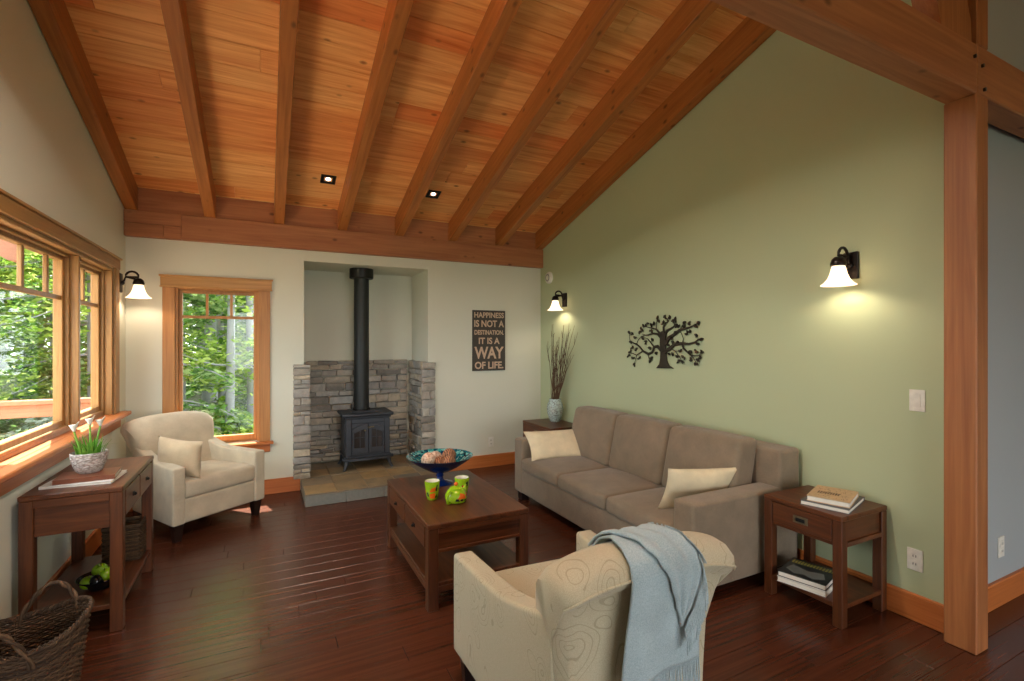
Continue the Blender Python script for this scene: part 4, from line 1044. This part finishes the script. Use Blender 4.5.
cup((1.165, 3.05, T0), 'lime cup with pink and navy painted patches, behind the teapot', [('painted_patch', pink, [(.0, .05), (.5, .04), (.55, .07), (.2, .08)]), ('painted_patch', navy, [(.5, .06), (.85, .07), (.8, .10), (.6, .095)]), ('painted_patch', navy, [(.2, .02), (.6, .02), (.5, .038)]), ('painted_patch', orange, [(-.6, .02), (-.1, .015), (-.2, .045), (-.6, .05)])])
tp = thing('teapot', (1.085, 2.945, T0), 'squat lime green pot with orange knob on the coffee table', 'teapot')
prof = [(.05, 0), (.062, .006), (.07, .03), (.066, .055), (.05, .078), (.03, .09)]
m_ = MB(); m_.lathe([(.001, 0)]+prof+[(.001, .092)], n=32); b = m_.build('pot_body', lime, tp)
m_ = MB(); m_.lathe([(.040, .0845), (.042, .088), (.03, .096), (.012, .102), (.001, .103)], n=28); ld = m_.build('lid', lime, tp)
m_ = MB(); m_.sphere((0, 0, .112), .013); m_.build('knob', orange, ld)
m_ = MB(); m_.tube([(-.045, -.035, .075), (-.07, -.055, .07), (-.082, -.064, .045), (-.075, -.058, .018), (-.055, -.042, .012)], [.009, .009, .009, .009, .009], 8); m_.build('handle', lime, tp)
m_ = MB(); m_.tube([(.045, .035, .03), (.075, .055, .05), (.09, .066, .082)], [.02, .013, .010], 10); m_.build('spout', lime, tp)
def frt(a, z):
    rr = .05
    for (r0, z0), (r1, z1) in zip(prof, prof[1:]):
        if z0 <= z <= z1: rr = r0+(r1-r0)*(z-z0)/(z1-z0)
    b_ = VA+a*1.3-.2
    return Vector(((rr+.0012)*math.cos(b_), (rr+.0012)*math.sin(b_), z))
for nm, mt, poly in (('painted_patch', orange, [(.2, .035), (.9, .032), (.8, .058), (.45, .068)]), ('painted_patch', navy, [(.05, .022), (.35, .018), (.3, .034), (.1, .036)]), ('painted_patch', navy, [(.4, .02), (.6, .018), (.62, .03), (.42, .032)]), ('painted_patch', navy, [(.7, .018), (.95, .016), (.9, .03)]), ('painted_patch', pink, [(.9, .045), (1.2, .04), (1.1, .07)])):
    m_ = MB(); patch(m_, frt, poly); m_.build(nm, mt, b)

# ------------------------------------------------------------------ vase with twigs
vs = thing('vase', (2.985, 4.82, .585), 'pale blue crackled vase of dry twigs on the corner end table', 'vase')
t_ = NT('pale blue crackle glaze'); vo = t_.n('ShaderNodeTexVoronoi', i_Scale=34, feature='DISTANCE_TO_EDGE'); t_.l(t_.coords(), vo.inputs['Vector'])
c_ = t_.ramp(vo.outputs['Distance'], [(.02, srgb(128, 128, 122)), (.09, srgb(178, 196, 190))]); t_.set(c_, .25, .5)
m_ = MB(); m_.lathe([(.001, 0), (.05, 0), (.062, .02), (.088, .09), (.095, .15), (.088, .20), (.07, .24), (.066, .262), (.06, .262), (.062, .24), (.001, .22)], n=32); m_.build('vase_body', t_.m, vs)
tw = plain('dry brown twig', srgb(92, 66, 46), .8); r = random.Random(21)
for k in range(34):
    a = r.uniform(0, 2*PI); sp = r.uniform(.02, .2); hh = r.uniform(.5, .93)
    d = Vector((math.cos(a)*sp*.45, math.sin(a)*sp*.8-.13*r.random()*(hh/.5), hh)); d.x = min(d.x, .10)
    p0 = Vector((.035*math.cos(a), .035*math.sin(a), .2)); path = [p0]
    for i in range(1, 7):
        f = i/6; path.append(p0+d*f+Vector((r.uniform(-.01, .01), r.uniform(-.012, .012), 0))+Vector((d.x*.3*f*f, d.y*.3*f*f, 0)))
    m_ = MB(); m_.tube(path, [.0042-.0028*i/6 for i in range(7)], 5)
    for i in (3, 4, 5):
        if r.random() < .75:
            q = path[i]; e = Vector((r.uniform(-.03, .02), r.uniform(-.05, .04), r.uniform(.05, .11))); m_.tube([q, q+e*.5+Vector((0, .004, 0)), q+e], [.002, .0018, .001], 4)
    m_.build('twig', tw, vs, 60)

# ------------------------------------------------------------------ outside
def ground():
    m_ = MB(); n = 30
    pts = [[(x, y, -.35+.25*noise.noise(Vector((x*.12, y*.12, 0)))-max(0, (3-abs(y-6)))*0) for x in [-28+i*2 for i in range(29)]] for y in [-30+j*2.2 for j in range(32)]]
    m_.grid(pts, flip=True)
    o = m_.build('ground', M['ground']); tag(o, kind='structure')
ground()
pt = MB().box(-5.5, XL-.15, -1.5, 6.35, -.2, -.04, .01)
tag(pt.build('patio', wood('weathered deck boards', srgb(146, 128, 110), srgb(178, 160, 140), 'x', 12, 1, .7)), kind='structure')
rl = thing('deck_railing', (-3.4, 6.25, -.04), 'reddish cedar deck railing outside the big left window', 'railing')
MB().box(-2.1, 2.1, -.06, .06, .94, .985, .005).build('top_rail', M['railing'], rl, 30)
MB().box(-2.1, 2.1, -.02, .02, .82, .94, .005).build('fascia_rail', M['railing'], rl, 30)
for x in (-2.05, -.7, .7, 2.05): MB().box(x-.045, x+.045, -.045, .045, 0, .82, .004).build('rail_post', M['railing'], rl, 30)
MB().box(-2.0, 2.0, -.015, .015, .12, .18, .003).build('bottom_rail', M['railing'], rl, 30)
br_ = MB().prism([(-.95, .72), (-.95, .60), (-.9, .56), (-.035, 0), (0, 0), (0, .50)], lambda a, b: (a, .05, b), lambda a, b: (a, -.05, b)).build('trim_3', M['porch'], None, 30, True, loc=(-1.24, 3.74, 1.955)); tag(br_, kind='structure')
ev = tag(MB().box(XL-.3, 4, YB+.15, 6.42, 2.62, 2.72, .01).build('trim_2', M['porch']), kind='structure')

def leafcloud(mb, pts, r, size):
    for p in pts:
        a = r.uniform(0, 2*PI); t = r.uniform(-.9, .9); u = Vector((math.cos(a), math.sin(a), t*.6)).normalized()
        w = u.orthogonal().normalized(); w = (w*math.cos(t*3)+u.cross(w)*math.sin(t*3)).normalized()
        s = size*r.uniform(.6, 1.35); p = Vector(p); n = u.cross(w)
        mb.add([p-u*s, p-w*s*.42+n*s*.12, p+u*s, p+w*s*.42+n*s*.12], [(0, 1, 2, 3)])
def tree_mesh(seed, h, kind):
    r = random.Random(seed); tr = MB(); fo = MB()
    R0 = {'conifer': .10, 'slim': .07, 'big': .17}[kind]
    lean = Vector((r.uniform(-.03, .03), r.uniform(-.03, .03), 1))
    P = [Vector((lean.x*z, lean.y*z, z)) for z in (-.3, h*.25, h*.5, h*.75, h)]
    tr.tube(P, [R0*1.15, R0, R0*.85, R0*.6, R0*.2], 10)
    nb = {'conifer': 40, 'slim': 16, 'big': 26}[kind]
    for k in range(nb):
        f = r.uniform(.06 if kind == 'conifer' else .16, 1); z = f*h; a = r.uniform(0, 2*PI)
        L = (1.7*(1-f*.75) if kind == 'conifer' else r.uniform(.7, 1.6))*r.uniform(.7, 1.15)
        d = Vector((math.cos(a), math.sin(a), 0)); drop = -.32 if kind == 'conifer' else .25
        q = [Vector((lean.x*z, lean.y*z, z))+d*L*t+Vector((0, 0, drop*L*t*t)) for t in (0, .33, .66, 1)]
        tr.tube(q, [.022, .016, .01, .004], 5)
        pts = []; side = Vector((-d.y, d.x, 0))
        for i in range(130 if kind != 'slim' else 84):
            t = r.uniform(.12, 1.05); c = q[0].lerp(q[3], t)+Vector((0, 0, drop*L*(t*t-t)))
            if kind == 'conifer': c += side*r.gauss(0, .22*(1.1-t*.6))+Vector((0, 0, r.gauss(-.05, .05)))
            else: c += Vector((r.gauss(0, .22), r.gauss(0, .22), r.gauss(0, .18)))
            pts.append(c)
        leafcloud(fo, pts, r, .068)
    return tr, fo
protos = {}
def tree(kind, mat, loc, rz, s, label, group, seed, h=5.4):
    key = (kind, seed, h)
    t = thing('forest_tree', loc, label, 'tree', rz, group); t.scale = (s, s, s)
    if key not in protos:
        tr, fo = tree_mesh(seed, h, kind); protos[key] = (tr.build('trunk', M['bark'], t, 60), fo.build('foliage', mat, t, 60))
    else:
        for src in protos[key]: c = src.copy(); col.objects.link(c); c.parent = t
    return t
r = random.Random(77)
LB = {'conifer': 'green conifer with drooping boughs in the woods outside', 'slim': 'slender grey trunked tree in the woods outside', 'big': 'thick trunked leafy tree in the woods outside'}
MT = {'conifer': M['needle'], 'slim': M['leaf'], 'big': M['leaf']}
spots = [('slim', -.52, 9.2, 1), ('slim', -.20, 10.0, 2), ('conifer', -1.35, 8.9, 1), ('conifer', .1, 11.2, 2), ('slim', -.75, 11.4, 1), ('big', -1.6, 11.6, 1), ('conifer', -.75, 13.0, 1), ('slim', .5, 12.6, 2), ('conifer', -2.3, 9.6, 2), ('big', .2, 14.5, 1), ('big', -1.3, 15.2, 2),
         ('big', -3.3, 8.4, 2), ('slim', -2.7, 11.2, 1), ('conifer', -3.9, 10.2, 1), ('big', -4.6, 12.2, 1), ('slim', -4.5, 9.0, 2), ('conifer', -5.3, 10.8, 2), ('conifer', -2.9, 13.6, 1), ('big', -6.3, 13.4, 2), ('conifer', -4.2, 14.4, 2), ('slim', -5.8, 9.6, 1), ('conifer', -6.8, 11.4, 1), ('big', -2.2, 16.5, 1), ('conifer', -5.4, 16.2, 1), ('conifer', -8.2, 14.0, 2), ('big', -7.6, 16.4, 1), ('conifer', -3.4, 17.4, 2), ('conifer', -.2, 17.0, 1), ('big', 1.2, 16.6, 2), ('conifer', -9.0, 11.6, 1), ('slim', -7.4, 9.8, 2), ('conifer', -1.0, 19.0, 2), ('conifer', -4.6, 19.5, 1), ('conifer', -7.5, 19.5, 2), ('conifer', -10.5, 17.5, 1)]
for kind, x, y, sd_ in spots:
    tree(kind, MT[kind], (x, y, -.35), r.uniform(0, 6), r.uniform(.85, 1.1), LB[kind], kind+' trees outside', sd_*10+len(kind))
for k in range(26):
    kind = ('conifer', 'big')[k % 2]; x = -17+k*.86+r.uniform(-.4, .4); y = 20.5+(k % 3)*1.3+max(0, -x-9)*-.6
    tree(kind, MT[kind], (x, y, -.35), r.uniform(0, 6), r.uniform(1.45, 1.75), LB[kind], kind+' trees outside', (1+k % 2)*10+len(kind))
for k in range(9):
    kind = ('conifer', 'big', 'conifer')[k % 3]; x, y = -6.5-k*.75, 8.2+(k % 3)*1.4
    tree(kind, MT[kind], (x, y, -.35), r.uniform(0, 6), r.uniform(1.1, 1.35), LB[kind], kind+' trees outside', (1+k % 2)*10+len(kind))
def shrub(loc, rr, hh, mat, label, group, seed):
    r = random.Random(seed); m_ = MB(); pts = []
    for i in range(900):
        a = r.uniform(0, 2*PI); f = r.random()**.4; e = r.uniform(0, PI/2)
        pts.append((rr*f*math.cos(a)*math.cos(e), rr*f*math.sin(a)*math.cos(e), hh*f*math.sin(e)))
    leafcloud(m_, pts, r, .055); o = m_.build('shrub', mat, None, 60, loc=loc); tag(o, label, 'shrub', group)
for k, (x, y) in enumerate(((-2.0, 7.3), (-2.9, 7.1), (-3.9, 7.4), (-4.9, 7.2), (-2.4, 8.1), (-3.5, 8.0), (-4.6, 8.3))):
    shrub((x, y, -.35), .62, .95, M['hedge'], 'pale silvery shrub beyond the deck railing', 'shrubs beyond the railing', k)
for k, (x, y) in enumerate(((-.9, 8.2), (-.35, 8.6), (-1.5, 8.0), (.15, 9.3), (-.6, 10.4))):
    shrub((x, y, -.35), .5, .75, M['leaf'], 'low green shrub on the forest floor outside the back window', 'shrubs outside the back window', 20+k)

# ------------------------------------------------------------------ light
W_ = bpy.data.worlds.new('World'); scn.world = W_; W_.use_nodes = True
bg = W_.node_tree.nodes['Background']; bg.inputs[0].default_value = (.93, .97, 1.0, 1); bg.inputs[1].default_value = 4.0
sun = bpy.data.lights.new('sun', 'SUN'); sun.energy = 18.0; sun.angle = .01; sun.color = (1, .95, .86)
so_ = bpy.data.objects.new('sun', sun); col.objects.link(so_); so_.location = (-3, 12, 9)
so_.rotation_euler = Vector((.16, -.59, -.99)).to_track_quat('-Z', 'Y').to_euler()
def portal(loc, rot, sx, sy):
    l = bpy.data.lights.new('daylight_portal', 'AREA'); l.shape = 'RECTANGLE'; l.size = sx; l.size_y = sy; l.cycles.is_portal = True
    o = bpy.data.objects.new('daylight_portal', l); col.objects.link(o); o.location = loc; o.rotation_euler = rot
portal((XL-.16, 3.17, 1.5), (0, -PI/2, 0), 1.2, 3.7)
portal(((BX0+BX1)/2, YB+.16, 1.27), (-PI/2, 0, 0), .7, 1.5)
portal((1.22, YS-.16, 1.14), (PI/2, 0, 0), 3.94, 2.3)

def add_fill_lamp(loc, label, e):  # unseen lamps added as fill light; drum shades keep the upper walls dim
    t = thing('fill_lamp', loc, label, 'fill lamp', 0, 'added fill lamps in drum shades')
    m_ = MB(); m_.lathe([(.235, -.10), (.235, .10)], n=36); m_.build('lamp_shade', M['drum'], t, solid=.004)
    m_ = MB(); m_.sphere((0, 0, 0), .035, 16, 12); m_.build('bulb', M['fill_bulb'], t)
    m_ = MB(); m_.tube([(0, 0, .045), (0, 0, zd(loc[1])-loc[2]-.02)], .005, 8); m_.build('cord', M['black'], t)
    for a in (0, 2.1, 4.2):
        m_ = MB(); m_.tube([(0, 0, .09), (.235*math.cos(a), .235*math.sin(a), .09)], .003, 6); m_.build('shade_arm', M['bronze'], t)
    ld = bpy.data.lights.new('fill_light', 'POINT'); ld.energy = e; ld.color = (1, .92, .80); ld.shadow_soft_size = .045
    lo = bpy.data.objects.new('fill_light', ld); col.objects.link(lo); lo.parent = t
M['fill_bulb'] = emit('lit bulb of the fill lamps', (1, .88, .74, 1), 3)
t_ = NT('linen shade of the fill lamps'); tr_ = t_.n('ShaderNodeBsdfTranslucent'); tr_.inputs[0].default_value = (.30, .25, .19, 1); df_ = t_.n('ShaderNodeBsdfDiffuse'); df_.inputs[0].default_value = (.7, .66, .58, 1)
mx_ = t_.n('ShaderNodeMixShader', i_Fac=.5); t_.l(tr_.outputs[0], mx_.inputs[1]); t_.l(df_.outputs[0], mx_.inputs[2]); t_.l(mx_.outputs[0], t_.out.inputs[0]); M['drum'] = t_.m
add_fill_lamp((.6, 1.9, 3.32), 'unseen fill lamp in a drum shade high above, in front of the tie beam', 175)
add_fill_lamp((2.3, -1.6, 2.6), 'unseen fill lamp in a drum shade behind the viewer, hanging from the rear slope', 45)

# cushion on the back armchair, leaning against its near arm
place(PILL, (-.60, 4.60, .60), (.74, -.66, -.05), (-.22, .22, 1))

# ------------------------------------------------------------------ camera and view
cam = bpy.data.cameras.new('camera'); cam.sensor_width = 36; cam.lens = 490/1024*36; cam.clip_start = .05; cam.shift_y = 1.5/1024
co = bpy.data.objects.new('camera', cam); col.objects.link(co); co.location = (0, 0, 1.5); co.rotation_euler = (PI/2, 0, -math.radians(26.75))
scn.camera = co
vs_ = scn.view_settings; vs_.view_transform = 'Standard'; vs_.look = 'None'; vs_.gamma = 1; vs_.exposure = .9; vs_.use_curve_mapping = False
scn.cycles.use_denoising = True
scn.cycles.max_bounces = 8; scn.cycles.diffuse_bounces = 5; scn.cycles.transparent_max_bounces = 16
scn.cycles.sample_clamp_indirect = 6
